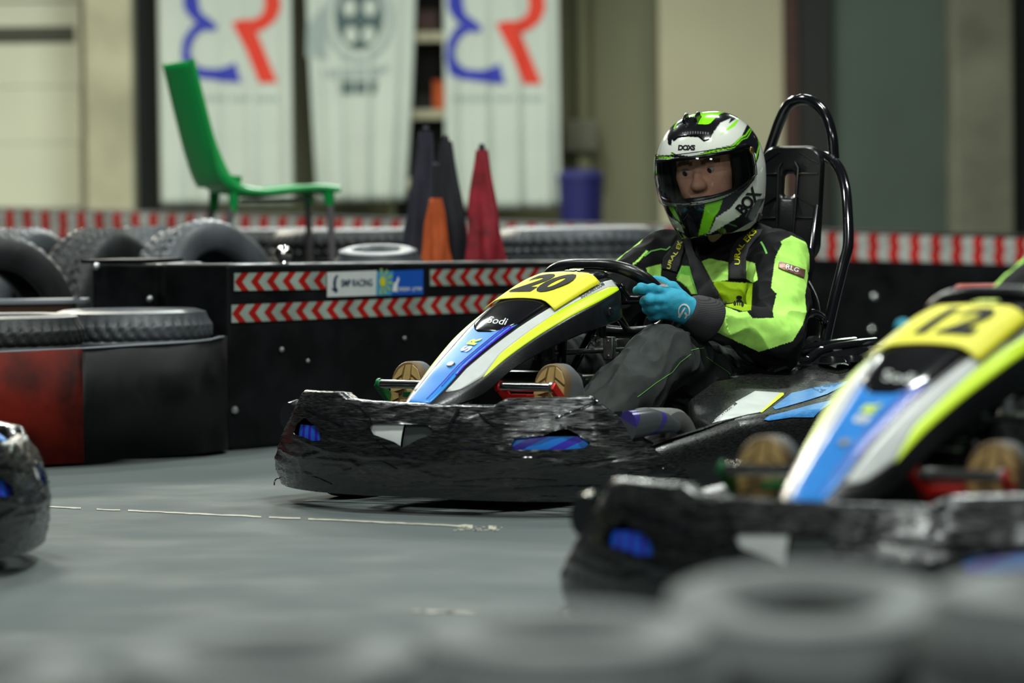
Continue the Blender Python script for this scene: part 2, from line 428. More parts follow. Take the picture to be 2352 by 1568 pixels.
# ------------------------------------------------------------------ the hall
fl = MB(); fl.grid([[(x, y, 0) for x in np.linspace(-14, 16, 31)] for y in np.linspace(-3, 27, 31)])
floor = tag(fl.build('floor', 'floor', smooth=0), kind='structure')
ln = MB(); pts = []
for i in range(61):
    t = i / 60; px = 60 + t * 1080; py = 1161 + t * 50 + random.uniform(-0.6, 0.6)
    wd = 1.0 + 0.9 * random.random() + (2.5 if t > 0.93 else 0)
    pts.append((onz(px, py - wd, 0.0015), onz(px, py + wd, 0.0015)))
ln.add([p for q in pts for p in q], [(2 * i, 2 * i + 1, 2 * i + 3, 2 * i + 2) for i in range(60) if random.random() > 0.06])
for i in range(26):
    px = 1040 + random.random() * 115; py = 1206 + random.random() * 11; w = 3 + random.random() * 9
    ln.add([onz(px, py, 0.0015), onz(px + w, py + 0.6, 0.0015), onz(px + w, py + 1.8, 0.0015), onz(px, py + 1.4, 0.0015)], [(0, 1, 2, 3)])
for i in range(10):
    px = 930 + random.random() * 180; py = 1394 + random.random() * 12; w = 10 + random.random() * 26
    ln.add([onz(px, py, 0.0015), onz(px + w, py + 0.6, 0.0015), onz(px + w, py + 3, 0.0015), onz(px, py + 2.4, 0.0015)], [(0, 1, 2, 3)])
ln.build('worn_white_line', 'line', floor, smooth=0)

def panel(name, x0, x1, y0, y1, Y, th, m, parent=None, ground=False, bevel=0.0):
    # upright slab whose front face spans the given extent at distance Y
    a, b = at(x0, (y0 + y1) / 2, Y), at(x1, (y0 + y1) / 2, Y)
    zt = at((x0 + x1) / 2, y0, Y).z; zb = 0 if ground else at((x0 + x1) / 2, y1, Y).z
    mb = MB().box(((a.x + b.x) / 2, Y + th / 2, (zt + zb) / 2), (b.x - a.x, th, zt - zb))
    return mb.build(name, m, parent, smooth=0, bevel=bevel)
WY = 25.0
tag(panel('wall_back', -500, 2900, -900, 500, WY + 0.5, 0.2, 'wall', ground=True), kind='structure')
door = tag(panel('door_1', -320, 188, -500, 480, WY, 0.06, 'cream', ground=True), kind='structure')
for y0, y1 in ((-480, -257), (-255, 4), (4, 104), (202, 330), (331, 480)):
    if y0 == 4:
        continue
    panel('door_panel', -318, 186, y0, y1, WY - 0.05, 0.05, 'cream', door, bevel=0.004)
panel('door_panel', -318, 186, 8, 201, WY - 0.045, 0.045, 'cream', door, bevel=0.006)
panel('window_slot', -300, 172, 62, 100, WY - 0.055, 0.02, 'slot', door, bevel=0.008)
tag(panel('trim_1', 190, 300, -500, 470, WY - 0.4, 0.6, 'concrete', ground=True, bevel=0.02), kind='structure')
tag(panel('trim_2', 300, 372, -500, 470, WY - 0.1, 0.3, 'dark', ground=True), kind='structure')  # shade of the gap beside the pillar, set as a near-black slab
tag(panel('door_2', 1512, 1800, -500, 500, WY - 0.02, 0.1, 'light_panel', ground=True, bevel=0.01), kind='structure')
tag(panel('trim_3', 1800, 1832, -500, 500, WY - 0.12, 0.2, 'rust', ground=True), kind='structure')
tag(panel('trim_4', 1832, 1908, -500, 500, WY - 0.1, 0.2, 'dark', ground=True), kind='structure')
tag(panel('door_3', 1908, 2186, -500, 530, WY - 0.05, 0.1, 'green_wall', ground=True, bevel=0.01), kind='structure')
tag(panel('trim_5', 2190, 2328, -500, 545, WY - 0.5, 0.6, 'pillar_dark', ground=True, bevel=0.02), kind='structure')
tag(panel('trim_6', 2330, 2420, -500, 545, WY - 0.2, 0.3, 'dark', ground=True), kind='structure')
# down pipe with its box on the plaster wall
pipe = empty('drain_pipe', at(1340, 300, WY + 0.35).to_tuple()[:2] + (0,))
tag(pipe, 'olive down pipe with a dark box at its foot beside the right banner', 'pipe')
pz = at(1340, 290, WY + 0.35).z
MB().tube([(0, 0, pz), (0, 0, 3.4)], 0.04, 14).build('pipe', 'wall', pipe)
MB().box((-0.02, 0, pz - 0.06), (0.22, 0.2, 0.2)).build('pipe_box', 'pillar_dark', pipe, bevel=0.02)
MB().box((0.0, 0, (pz - 0.16) / 2), (0.08, 0.1, pz - 0.16)).build('foot_post', 'wall', pipe, bevel=0.01)
MB().box((0, 0.08, 2.6), (0.12, 0.1, 0.05)).build('bracket', 'wall', pipe, bevel=0.01)
# blue bin
bp_ = at(1335, 480, WY - 0.5)
bn = empty('waste_bin', (bp_.x, bp_.y, 0)); tag(bn, 'navy blue plastic bin against the plaster wall', 'bin')
bzt = at(1335, 388, WY - 0.5).z
MB().lathe([(0.0, 0.02), (0.1, 0.02), (0.135, bzt - 0.06), (0.12, bzt - 0.06), (0.0, 0.06)], (0, 0, 0), (0, 0, 1), 24).build('bucket', 'bin_blue', bn)
MB().lathe([(0.0, bzt), (0.11, bzt - 0.01), (0.14, bzt - 0.04), (0.14, bzt - 0.065), (0.0, bzt - 0.065)], (0, 0, 0), (0, 0, 1), 24).build('lid', 'bin_blue', bn)
# shelving between the banners
sp_ = at(990, 300, WY - 0.15)
sh = empty('shelf_rack', (sp_.x, sp_.y, 0)); tag(sh, 'tall rack with pale shelf boards in the gap between two banners', 'shelf')
MB().box((0, 0.30, 1.2), (0.5, 0.02, 2.4)).build('back_panel', 'dark', sh, smooth=0)
for sx in (-0.24, 0.24):
    MB().box((sx, 0.14, 1.2), (0.03, 0.3, 2.4)).build('upright', 'wall', sh, smooth=0)
for py in (-60, 84, 262, 420, 560):
    z = at(990, py, WY - 0.15).z
    if z > 0.05: MB().box((0, 0.14, z), (0.48, 0.3, 0.055)).build('shelf_board', 'light_panel', sh, smooth=0)
for px, py, w, h, m, lab in ((982, 70, 0.13, 0.12, 'rust', 'dark red box on the rack above the middle pale shelf board'), (1010, 240, 0.08, 0.16, 'flag_orange', 'orange box standing on the lower shelf board of the rack')):
    q = at(px, py, WY - 0.15); z0 = at(990, 84 if py < 100 else 262, WY - 0.15).z + 0.0295
    b = MB().box((0, 0, h / 2), (w, 0.15, h)); b.box((0, 0, h + 0.006), (w + 0.008, 0.158, 0.012))
    o = b.build('storage_box', m, None, smooth=0, bevel=0.004); o.location = (q.x, WY - 0.03, z0); tag(o, lab, 'box')

# ------------------------------------------------------------------ banners with folds
def banner(name, x0, x1, ybot, label, seed, taper=0.0):
    Y = WY - 0.28
    a, b = at(x0, 240, Y), at(x1, 240, Y); zb = at((x0 + x1) / 2, ybot, Y).z; zt = 2.75
    cx, w = (a.x + b.x) / 2, b.x - a.x
    rt = empty(name, (cx, Y, zb)); tag(rt, label, 'banner')
    def surf(x, z, off=0.0):      # x, z local to the banner's lower middle
        u = x / w; k = min(1, max(0, 1 - z / 1.9))
        sq = 1 - taper * k * k
        y = 0.022 * k * math.sin(u * 21 + seed) + 0.012 * k * math.sin(u * 47 + seed * 2) + 0.01 * math.sin(u * 6 + seed)
        return (x * sq + taper * 0.25 * w * k * k * (-0.4), y - off, z)
    nx, nz = 60, 46; H = zt - zb
    MB().grid([[surf((i / nx - 0.5) * w, j / nz * H) for i in range(nx + 1)] for j in range(nz + 1)]).build('cloth', 'banner', rt, smooth=180, thick=0.002)
    MB().tube([(-w / 2 - 0.03, 0, H), (w / 2 + 0.03, 0, H)], 0.016, 10).build('top_rail', 'steel', rt)
    def prt(pname, polys, m, off=0.004):
        vf = poly2d([[(at(px, py, Y).x - cx, at(px, py, Y).z - zb) for px, py in p] for p in polys], 0.03)
        return MB().add([surf(x, z, off) for x, z in vf[0]], vf[1]).build(pname, m, rt, smooth=180)
    return prt
cb = crop(600, 0, 750 / 2352)
BLUE = cb([(1340, -80), (1460, -80), (1450, 0), (1470, 100), (1540, 150), (1590, 200), (1570, 235), (1500, 225), (1440, 260), (1400, 330), (1390, 400), (1420, 460), (1480, 500), (1600, 505), (1680, 480), (1715, 450), (1758, 605), (1600, 590), (1450, 570), (1360, 540), (1330, 420), (1340, 300), (1400, 200), (1440, 180), (1380, 120), (1345, 60)])
BTOP = cb([(1340, -80), (1460, -80), (1520, -160), (1640, -190), (1700, -170), (1740, -260), (1560, -270), (1420, -220)])
RED = cb([(1920, -60), (2035, -60), (2045, 60), (2010, 150), (1940, 210), (1870, 240), (2015, 590), (2010, 605), (1890, 605), (1800, 380), (1690, 170), (1760, 150), (1850, 150), (1910, 110), (1930, 50)])
RTOP = cb([(1920, -60), (2035, -60), (1990, -190), (1880, -260), (1640, -270), (1640, -200), (1820, -190), (1890, -130)])
def shift(p, dx, dy): return [(x + dx, y + dy) for x, y in p]
dashes = lambda dx: [[(1040 + dx + i * 11, 221), (1047 + dx + i * 11, 221), (1047 + dx + i * 11, 231), (1040 + dx + i * 11, 231)] for i in range(19) if i not in (8, 13)]
p = banner('logo_banner', 366, 672, 470, 'white banner with a blue and red letter emblem hanging behind the green chair', 1.0)
p('blue_letter', [shift(BLUE, -607, -3), shift(BTOP, -607, -3)], 'b_blue'); p('red_letter', [shift(RED, -607, -3), shift(RTOP, -607, -3)], 'b_red'); p('small_print', dashes(-607), 'b_pale')['kind'] = 'stuff'
p = banner('logo_banner', 1022, 1286, 478, 'white banner with a blue and red letter emblem hanging behind the crimson flag', 2.6)
p('blue_letter', [BLUE, BTOP], 'b_blue'); p('red_letter', [RED, RTOP], 'b_red'); p('small_print', dashes(0), 'b_pale')['kind'] = 'stuff'
p = banner('crest_banner', 704, 962, 462, 'white banner with a grey green crest, gathered to a narrow lower end', 4.2, taper=0.22)
def oval(cx, cy, rx, ry, n=28): return [(cx + rx * math.cos(i * 2 * math.pi / n), cy + ry * math.sin(i * 2 * math.pi / n)) for i in range(n)]
p('crest_ring', [oval(826, 48, 84, 98)], 'b_pale', 0.004); p('crest_field', [oval(826, 48, 70, 84)], 'banner', 0.006); p('crest_shield', [oval(826, 40, 58, 76)], 'b_grey', 0.008)
for ex, ey in ((803, 18), (852, 18), (806, 80), (850, 80)): p('crest_window', [oval(ex, ey, 16, 20)], 'banner', 0.011)
p('crest_wing', [[(700, 60), (742, 10), (748, 140), (720, 132), (696, 130)]], 'b_pale'); p('crest_lettering', [[(772, 186), (874, 186), (868, 216), (778, 216)]], 'b_grey'); p('crest_scroll', [[(732, 160), (900, 150), (900, 160), (870, 178), (780, 180), (734, 178)]], 'b_pale')

# ------------------------------------------------------------------ far barrier with two rows of tape
def plane_hit(px, py, A, B):
    n = Vector((B.y - A.y, -(B.x - A.x), 0)); d = Vector(ray(px, py)); o = Vector(c_o)
    return o + d * ((A - o).dot(n) / d.dot(n))
def strip(name, A, B, top, bot, m, parent, off=0.004, seg=8, thick=0.0):
    # band on an upright face between two polylines of image points
    n = Vector((B.y - A.y, -(B.x - A.x), 0)).normalized()
    if n.y > 0: n = -n
    xs0, xs1 = top[0][0], top[-1][0]; T = []; U = []; W_ = 0; prev = None
    for i in range(seg + 1):
        px = xs0 + (xs1 - xs0) * i / seg
        t = plane_hit(px, ipl([q[0] for q in top], [q[1] for q in top], px), A, B) + n * off
        b = plane_hit(px, ipl([q[0] for q in bot], [q[1] for q in bot], px), A, B) + n * off
        if prev is not None: W_ += (t.xy - prev.xy).length
        prev = t; T.append((t, b)); U.append(W_)
    me = bpy.data.meshes.new(name)
    me.from_pydata([v for q in T for v in q], [], [(2 * i, 2 * i + 1, 2 * i + 3, 2 * i + 2) for i in range(seg)])
    uv = me.uv_layers.new(name='UVMap')
    for l in me.loops:
        uv.data[l.index].uv = (U[l.vertex_index // 2], 1.0 if l.vertex_index % 2 == 0 else 0.0)
    o = obj(name, me, m, parent); md = o.modifiers.new('thickness', 'SOLIDIFY'); md.thickness = 0.002; md.offset = 0
    return o
def wallbox(name, A, B, zA, zB, th, m, parent=None, bevel=0.012):
    n = Vector((-(B.y - A.y), B.x - A.x, 0)).normalized() * th
    if n.y < 0: n = -n
    mb = MB(); mb.add([A, B, B + n, A + n, A + Vector((0, 0, zA)), B + Vector((0, 0, zB)), B + n + Vector((0, 0, zB)), A + n + Vector((0, 0, zA))],
                      [(0, 1, 2, 3), (4, 5, 6, 7), (0, 1, 5, 4), (1, 2, 6, 5), (2, 3, 7, 6), (3, 0, 4, 7)])
    return mb.build(name, m, parent, smooth=0, bevel=bevel)
fA, fB = at(-160, 500, 20.6), at(2560, 500, 18.5); fA.z = fB.z = 0
far = empty('track_barrier', (0, 0, 0)); tag(far, 'long black barrier with two rows of red and white tape across the hall', 'barrier')
zl, zr = at(-160, 473, 20.6).z, at(2560, 546, 18.5).z
wallbox('barrier_body', fA, fB, zl, zr, 0.35, 'barrier', far)
T0 = [(-150, 478), (1450, 520), (2500, 552)]; T1 = [(-150, 508), (1450, 551), (2500, 580)]; T2 = [(-150, 539), (1450, 582), (2500, 612)]
strip('upper_tape', fA, fB, T0, [(x, y - 1) for x, y in T1], 'tape_far', far, 0.006, 30)
strip('lower_tape', fA, fB, T1, T2, 'tape_far', far, 0.006, 30)
for px, py in ((2008, 680), (2003, 756), (352, 468), (1985, 590)):
    q = plane_hit(px, py, fA, fB)
    if py > 600: MB().lathe([(0.0, 0.012), (0.013, 0.009), (0.016, 0.0), (0, 0)], q + Vector((0, -0.012, 0)), (0, -1, 0), 14).build('bolt_cap', 'chrome', far)

# ------------------------------------------------------------------ near barrier with chevron tape and stickers
nA = onz(530, 1035); nB = at(1640, 900, 13.75); nB.z = 0
zA = plane_hit(530, 606, nA, nB).z; zB = plane_hit(1640, 596, nA, nB).z
near = empty('track_barrier', (0, 0, 0)); tag(near, 'black barrier wall with chevron tape and two sponsor stickers behind the kart', 'barrier')
wallbox('barrier_body', nA, nB, zA, zB, 0.26, 'barrier', near)
strip('upper_tape', nA, nB, [(536, 627), (746, 624)], [(532, 668), (746, 664)], 'tape_near', near, 0.004, 6)
strip('upper_tape', nA, nB, [(986, 619), (1600, 612)], [(986, 656), (1600, 648)], 'tape_near', near, 0.004, 10)
strip('lower_tape', nA, nB, [(530, 700), (1110, 678), (1600, 662)], [(528, 741), (1110, 716), (1600, 698)], 'tape_near', near, 0.004, 14)
s1 = strip('sponsor_sticker', nA, nB, [(748, 625), (862, 621)], [(744, 682), (862, 678)], 'white', near, 0.006, 3); s1['label'] = 'white sticker lettered in dark blue'
s2 = strip('sponsor_sticker', nA, nB, [(863, 623), (968, 619)], [(861, 679), (967, 676)], mat('blue_print', rgb(24, 84, 180), 0.35), near, 0.006, 3); s2['label'] = 'blue sticker with a sun and white lettering'
def face_print(name, polys_or_vf, m, parent, off):
    vf = polys_or_vf if isinstance(polys_or_vf, tuple) else poly2d(polys_or_vf)
    n = Vector((nB.y - nA.y, -(nB.x - nA.x), 0)).normalized(); n = -n if n.y > 0 else n
    return MB().add([plane_hit(x, y, nA, nB) + n * off for x, y in vf[0]], vf[1]).build(name, m, parent, smooth=0)
navy = mat('dark_blue_print', rgb(34, 52, 84), 0.5)
cs = crop(720, 600, 280 / 2352)
face_print('lettering', place2d(text2d('SMP RACING', 12.6, 0.2, space=1.0), (815, 650), (1.0, -0.02), (0, -1.75)), navy, s1, 0.009)
face_print('runner_emblem', [cs([(400, 260), (440, 270), (400, 340), (390, 480), (430, 560), (400, 610), (300, 520), (345, 520), (340, 400), (355, 320)])], navy, s1, 0.009)
face_print('pale_blue_field', [cs([(1180, 200), (1500, 190), (1460, 650), (1170, 660)])], mat('pale_blue_print', rgb(70, 150, 190), 0.4), s2, 0.0085)
sun = mat('lime_sun_print', rgb(150, 180, 95), 0.4)
face_print('sun_ray', [cs([(1280 + 60 * math.cos(a - 0.16), 390 + 80 * math.sin(a - 0.16)), (1280 + 215 * math.cos(a - 0.12), 390 + 250 * math.sin(a - 0.12)), (1280 + 215 * math.cos(a + 0.12), 390 + 250 * math.sin(a + 0.12)), (1280 + 60 * math.cos(a + 0.16), 390 + 80 * math.sin(a + 0.16))]) for a in np.radians([-95, -62, -28, 8, 42, 72, 100])], sun, s2, 0.0095)
face_print('sun_disc', [cs(oval(1280, 390, 55, 90, 20))], mat('yellow_sun_print', rgb(205, 200, 30), 0.4), s2, 0.0105)
face_print('flame_mark', [cs([(1580, 290), (1605, 340), (1570, 450), (1560, 520), (1570, 600), (1520, 570), (1480, 600), (1475, 520), (1500, 430), (1550, 380)])], 'white_ink', s2, 0.0105)
face_print('lettering', place2d(text2d('Газпром - детям', 8.4, 0.12, space=1.0), (935, 663), (0.86, -0.01), (0, -1.6)), 'white_ink', s2, 0.0095)
for px, py, r in ((538, 941, 0.012), (646, 802, 0.008), (706, 828, 0.006), (928, 776, 0.006)):
    q = plane_hit(px, py, nA, nB) + Vector((0.002, -0.008, 0))
    MB().lathe([(0.0, 0.006), (r * 0.8, 0.005), (r, 0.0), (0, 0)], q, (0.1, -1, 0), 14).build('bolt', 'steel', near)
# end box of the barrier
eA, eB = at(214, 900, 12.25), at(366, 900, 12.16); eA.z = eB.z = 0
ezA, ezB = at(214, 604, 12.25).z, at(366, 606, 12.16).z
eb = empty('barrier_end_box', (0, 0, 0)); tag(eb, 'plain black end box of the barrier behind the wrapped tyres', 'barrier')
wallbox('box_body', eA, eB, ezA, ezB, 0.3, 'barrier', eb)
for px, py in ((345, 686), (222, 612)):
    q = plane_hit(px, py, eA, eB); MB().lathe([(0.0, 0.008), (0.009, 0.006), (0.012, 0.0), (0, 0)], q + Vector((0, -0.01, 0)), (0.1, -1, 0), 14).build('bolt', 'steel', eb)
MB().box(((eA.x + eB.x) / 2 + 0.01, (eA.y + eB.y) / 2 + 0.15, (ezA + ezB) / 2 + 0.006), ((eB - eA).length - 0.02, 0.26, 0.01), Matrix.Rotation(math.atan2(eB.y - eA.y, eB.x - eA.x), 3, 'Z')).build('top_plate', 'barrier', eb, smooth=0)

# ------------------------------------------------------------------ tyres
def tyre_mesh(name, R, rin, w, tread=3, seg=184, blocks=46, groove=0.014):
    # one closed hollow tyre, axis along local z, sitting from z = 0 to w
    prof = [(rin, w * 0.12), (rin + 0.012, w * 0.03), (rin + (R - rin) * 0.45, 0.0), (R - (R - rin) * 0.22, w * 0.04), (R - 0.012, w * 0.13), (R - 0.002, w * 0.2)]
    nt_ = 16
    prof += [(R, w * (0.2 + 0.6 * (i + 0.5) / nt_)) for i in range(nt_)]
    prof += [(r, w - h) for r, h in prof[:6][::-1]]
    prof += [(rin + 0.004, w * 0.8), (R - 0.03, w * 0.8), (R - 0.018, w * 0.5), (R - 0.03, w * 0.2), (rin + 0.004, w * 0.2)]
    n = len(prof); vs = []
    for k in range(seg):
        q = 2 * math.pi * k / seg; c, s_ = math.cos(q), math.sin(q)
        for i, (r, h) in enumerate(prof):
            if tread and 5 <= i <= 5 + nt_ + 1:
                u = (h / w - 0.2) / 0.6
                g = any(abs(u - t) < 0.035 for t in ((0.25, 0.5, 0.75) if tread == 3 else (0.33, 0.67)))
                ph = ((k / seg) * blocks + abs(u - 0.5) * 2.2) % 1.0
                if g or (ph < 0.25 and not (tread == 2 and 0.33 < u < 0.67)): r -= groove
            vs.append((r * c, r * s_, h))
    fs = []
    for k in range(seg):
        l = (k + 1) % seg
        for i in range(n):
            j = (i + 1) % n; fs.append((k * n + i, l * n + i, l * n + j, k * n + j))
    return MB().add(vs, fs).mesh(name, 50)
TY_CAR = tyre_mesh('tyre', 0.315, 0.2, 0.2, 3)
TY_LOW = tyre_mesh('tyre', 0.236, 0.15, 0.205, 2, seg=168, blocks=42, groove=0.009)
TY_KART = tyre_mesh('tyre', 0.14, 0.066, 0.18, 0, seg=64)
def tyre(me, loc, label, group=None, m='rubber', axis=(0, 0, 1), spin=0.0):
    o = obj('tyre', me, None); 
    if not me.materials: me.materials.append(M['rubber'])
    o.material_slots[0].link = 'OBJECT'; o.material_slots[0].material = M[m]
    q = Vector(axis).to_track_quat('Z', 'Y'); o.rotation_mode = 'QUATERNION'; o.rotation_quaternion = q @ Matrix.Rotation(spin, 4, 'Z').to_quaternion()
    o.location = Vector(loc)
    return tag(o, label, 'tyre', group)
def lay_tyre(me, px, Y, z0, label, group=None, m='rubber', tilt=(0, 0), spin=0.0):
    q = at(px, 800, Y); return tyre(me, (q.x, Y, z0), label, group, m, (tilt[0], tilt[1], 1), spin)
def stand_tyre(px, Y, az, label, group=None, m='rubber', lean=0.0):
    q = at(px, 800, Y); a = math.radians(az); ax = Vector((math.sin(a), -math.cos(a), lean)).normalized()
    return tyre(TY_CAR, Vector((q.x, Y, 0.316 + abs(lean) * 0.1)) - ax * 0.1, label, group, m, ax, px * 0.37)
# two stacks inside the belt
lay_tyre(TY_LOW, 300, 11.83, 0.0, 'lower tyre in the stack at the rounded end of the belt barrier', 'stacked tyres inside the belt')
lay_tyre(TY_LOW, 300, 11.83, 0.21, 'smooth grey topped tyre lying at the rounded end of the belt barrier', 'stacked tyres inside the belt', 'rubber_grey', spin=0.3)
lay_tyre(TY_LOW, 0, 11.48, 0.0, 'lower tyre in the stack behind the red belt', 'stacked tyres inside the belt')
lay_tyre(TY_LOW, 0, 11.48, 0.21, 'ribbed black tyre lying on top of the stack behind the red belt', 'stacked tyres inside the belt')
G = 'old tyres standing behind the barrier'
stand_tyre(-36, 12.88, 38, 'tyre standing behind the grey board, its dark hole facing the track', G)
stand_tyre(232, 13.75, 66, 'tyre with coarse block tread standing upright beside the black end box', G)
stand_tyre(52, 14.3, 62, 'tyre standing behind the coarse treaded tyre, ribbed top showing', G, 'rubber_grey')
stand_tyre(340, 14.42, 64, 'tyre with a fine grey tread standing between two larger looking tyres', G, 'rubber_grey')
stand_tyre(486, 13.6, 52, 'tyre with a shiny smooth tread standing below the chair back', G, 'rubber_grey', 0.25)
G = 'tyres lying behind the barrier'
for px, Y, n, lab in ((600, 16.3, 3, 'dark tyre lying under the green chair seat'), (815, 15.7, 3, 'dark tyre lying between the chair and the folded flags')):
    for k in range(n):
        z0 = k * 0.2
        lay_tyre(TY_CAR, px, Y, z0, lab + (', topmost of its stack' if k == n - 1 else ', low in its stack'), G)
for k in range(3):
    lay_tyre(TY_KART, 872, 13.1, k * 0.183 + (0.018 if k == 2 else 0), 'small slick tyre with a pale rim top, on its stack beside the slate flag' if k == 2 else 'small slick tyre low in the stack beside the slate flag', G, 'rubber_grey', tilt=(0.0, -0.12) if k == 2 else (0, 0))
for px, Y, lab in ((1216, 14.65, 'pale grey tyre lying beside the crimson flag'), (1330, 15.5, 'dark tyre lying behind the steering wheel')):
    for k in range(3 if px > 1300 else 2):
        lay_tyre(TY_CAR, px, Y, k * 0.2 + (0.0 if px > 1300 else 0.0), lab + (', topmost of its stack' if k == (2 if px > 1300 else 1) else ', low in its stack'), G, 'rubber_grey', tilt=(0.0, 0.0))
# chrome ball on the barrier edge
cbp = plane_hit(646, 606, nA, nB)
o = MB().lathe([(0.0, -0.002), (0.016, 0.0)] + [(0.026 * math.cos(a), 0.026 + 0.026 * math.sin(a)) for a in np.linspace(-1.0, 1.57, 14)], (0, 0, 0), (0, 0, 1), 24).build('chrome_knob', 'chrome')
o.location = (cbp.x, cbp.y + 0.12, cbp.z + 0.001); tag(o, 'shiny chrome knob standing on the barrier edge below the chair', 'knob')

# ------------------------------------------------------------------ belt around the tyre stacks
belt = empty('tyre_wrap', onz(250, 1066).to_tuple()); tag(belt, 'conveyor belt wrap around the tyre stacks, scuffed red then black', 'barrier')
path = [onz(-260, 1100), onz(0, 1082), onz(186, 1072), onz(330, 1061), onz(440, 1053)]
e = onz(488, 1047); path += [e, e + Vector((0.035, 0.09, 0)), e + Vector((0.03, 0.19, 0)), e + Vector((0.0, 0.27, 0))]
fine = spline(path, 10)
bl = Vector(belt.location)
def beltpart(name, a, b, m, off, zt):
    rows = [[], []]; n = []
    for i in range(a, b + 1):
        t = (fine[min(i + 1, len(fine) - 1)] - fine[max(i - 1, 0)]).normalized(); nn = Vector((t.y, -t.x, 0))
        p_ = fine[i] + nn * off - bl
        rows[0].append(p_ + Vector((0, 0, 0.012))); rows[1].append(p_ + Vector((0, 0, zt(i) + 0.004 * noise.noise(p_ * 9))))
    return MB().grid(rows).build(name, m, belt, smooth=60, thick=0.012)
zt = lambda i: ipl([0, 10, 50, 55, 80], [0.33, 0.322, 0.33, 0.335, 0.335], i)
beltpart('black_belt', 20, len(fine) - 1, 'belt_black', 0.0, zt)
beltpart('red_belt', 0, 20, 'belt_red', 0.004, zt)
MB().tube([fine[i] - bl + Vector((0, -0.002, zt(i))) for i in range(0, len(fine) - 22)], 0.0028, 6).build('worn_belt_edge', 'board', belt)
# grey board with bolts
bd0 = at(-40, 690, 12.75); bd1 = at(213, 688, 12.6)
bd = empty('ledge_board', ((bd0.x + bd1.x) / 2, 12.62, 0)); tag(bd, 'grey board on a brown beam with upright bolts in front of the standing tyre', 'board')
bz = at(110, 690, 12.5).z; hw = (bd1.x - bd0.x) / 2
bd.location.y = 12.45
MB().box((0, 0, bz), (hw * 2, 0.14, 0.012)).build('board', 'board', bd, smooth=0)
MB().box((-0.02, 0.0, bz - 0.021), (hw * 2 - 0.04, 0.12, 0.03)).build('beam', 'wood', bd, smooth=0)
MB().box((0, 0.0, (bz - 0.036) / 2), (0.06, 0.1, bz - 0.036)).build('post', 'wood', bd, smooth=0)
for x in (hw - 0.03, -hw + 0.05):
    MB().lathe([(0.011, 0), (0.011, 0.008), (0.005, 0.008), (0.005, 0.04), (0, 0.04)], (x, -0.03, bz + 0.006), (0, 0, 1), 12).build('bolt', 'steel', bd)

# ------------------------------------------------------------------ platform, green chair
CY = 15.05
pf = at(610, 600, CY)
plat = empty('wooden_platform', (pf.x, CY, 0)); tag(plat, 'low wooden platform behind the barrier under the green chair', 'platform')
PZ = 0.30
for i in range(5): MB().box((0, -0.2 + i * 0.1, PZ - 0.011), (0.52, 0.09, 0.022)).build('plank', 'wood', plat, smooth=0)
for sx in (-0.22, 0.22): MB().box((sx, 0, (PZ - 0.022) / 2), (0.05, 0.46, PZ - 0.022)).build('bearer', 'wood', plat, smooth=0)
ch = empty('plastic_chair', (pf.x, CY, PZ + 0.004), math.radians(15)); tag(ch, 'green moulded plastic chair with grey legs standing side on', 'chair')
def cp(px, py): q = at(px, py, CY); return (q.x - pf.x, q.z - PZ)
sil = [cp(*q) for q in ((384, 147), (410, 270), (432, 390), (446, 440), (475, 462), (560, 462), (690, 442), (772, 455), (772, 436), (720, 424), (640, 424), (560, 430), (528, 395), (505, 335), (480, 260), (458, 190), (441, 147))]
back = [cp(412, 146), cp(440, 262), cp(466, 360), cp(496, 425), cp(570, 446), (cp(690, 436)), cp(752, 440)]
bs = spline([Vector((x, 0, z)) for x, z in back], 8); rows = []
Wd = 0.40
for i, q in enumerate(bs):
    t = i / (len(bs) - 1); r_ = []
    for j in range(13):
        v = j / 12 * 2 - 1
        dish = 0.035 * (1 - v * v) * (1 if t < 0.5 else 0.5)
        wv = Wd / 2 * (0.86 + 0.14 * min(1, t * 2.2))
        tn = (bs[min(i + 1, len(bs) - 1)] - bs[max(i - 1, 0)]).normalized(); nrm = Vector((-tn.z, 0, tn.x))
        if nrm.x < 0 and t < 0.4: nrm = -nrm
        if t >= 0.4 and nrm.z < 0: nrm = -nrm
        r_.append(Vector((q.x, v * wv, q.z)) - nrm * dish + Vector((0.055 * (1 - abs(v)) * (-1) * (1 if t < 0.55 else 0) * 0.6, 0, 0)))
    rows.append(r_)
MB().grid(rows).build('seat_shell', 'chair_green', ch, smooth=180, thick=0.012)
for v in (-1, 1):
    MB().tube([Vector((q.x + 0.008, v * Wd / 2 * (0.86 + 0.14 * min(1, i / len(bs) * 2.2)), q.z + 0.004)) for i, q in enumerate(bs)], [0.012 + 0.012 * math.exp(-((i / len(bs) - 0.45) / 0.12) ** 2) for i in range(len(bs))], 8).build('shell_rim', 'chair_green', ch)
    if v < -2: MB().tube([Vector((*cp(440, 146)[:1], v * 0.16, cp(440, 146)[1])), Vector((cp(505, 325)[0], v * 0.185, cp(505, 325)[1])), Vector((cp(517, 400)[0], v * 0.195, cp(517, 400)[1])), Vector((cp(500, 495)[0], v * 0.2, cp(500, 495)[1]))], [0.012, 0.018, 0.024, 0.016], 10, flat=0.7).build('back_rib', 'chair_green', ch)
for (px, py, ex, ey) in ((510, 470, 482, 600), (735, 455, 740, 600)):
    for v in (-1, 1):
        a, e2 = cp(px, py), cp(ex, ey); k = a[1] / (a[1] - e2[1]); end = (a[0] + (e2[0] - a[0]) * k, 0.0)
        MB().tube([(a[0], v * 0.185, a[1]), (end[0], v * 0.2, 0)], [0.014, 0.012], 12).build('leg', 'chair_leg', ch)
        MB().tube([(a[0] + (0.012 if px < 600 else -0.005), v * 0.185, a[1] + (0.1 if px < 600 else 0.02)), (a[0], v * 0.185, a[1] - 0.03)], [0.024, 0.016], 10).build('leg_socket', 'chair_green', ch)
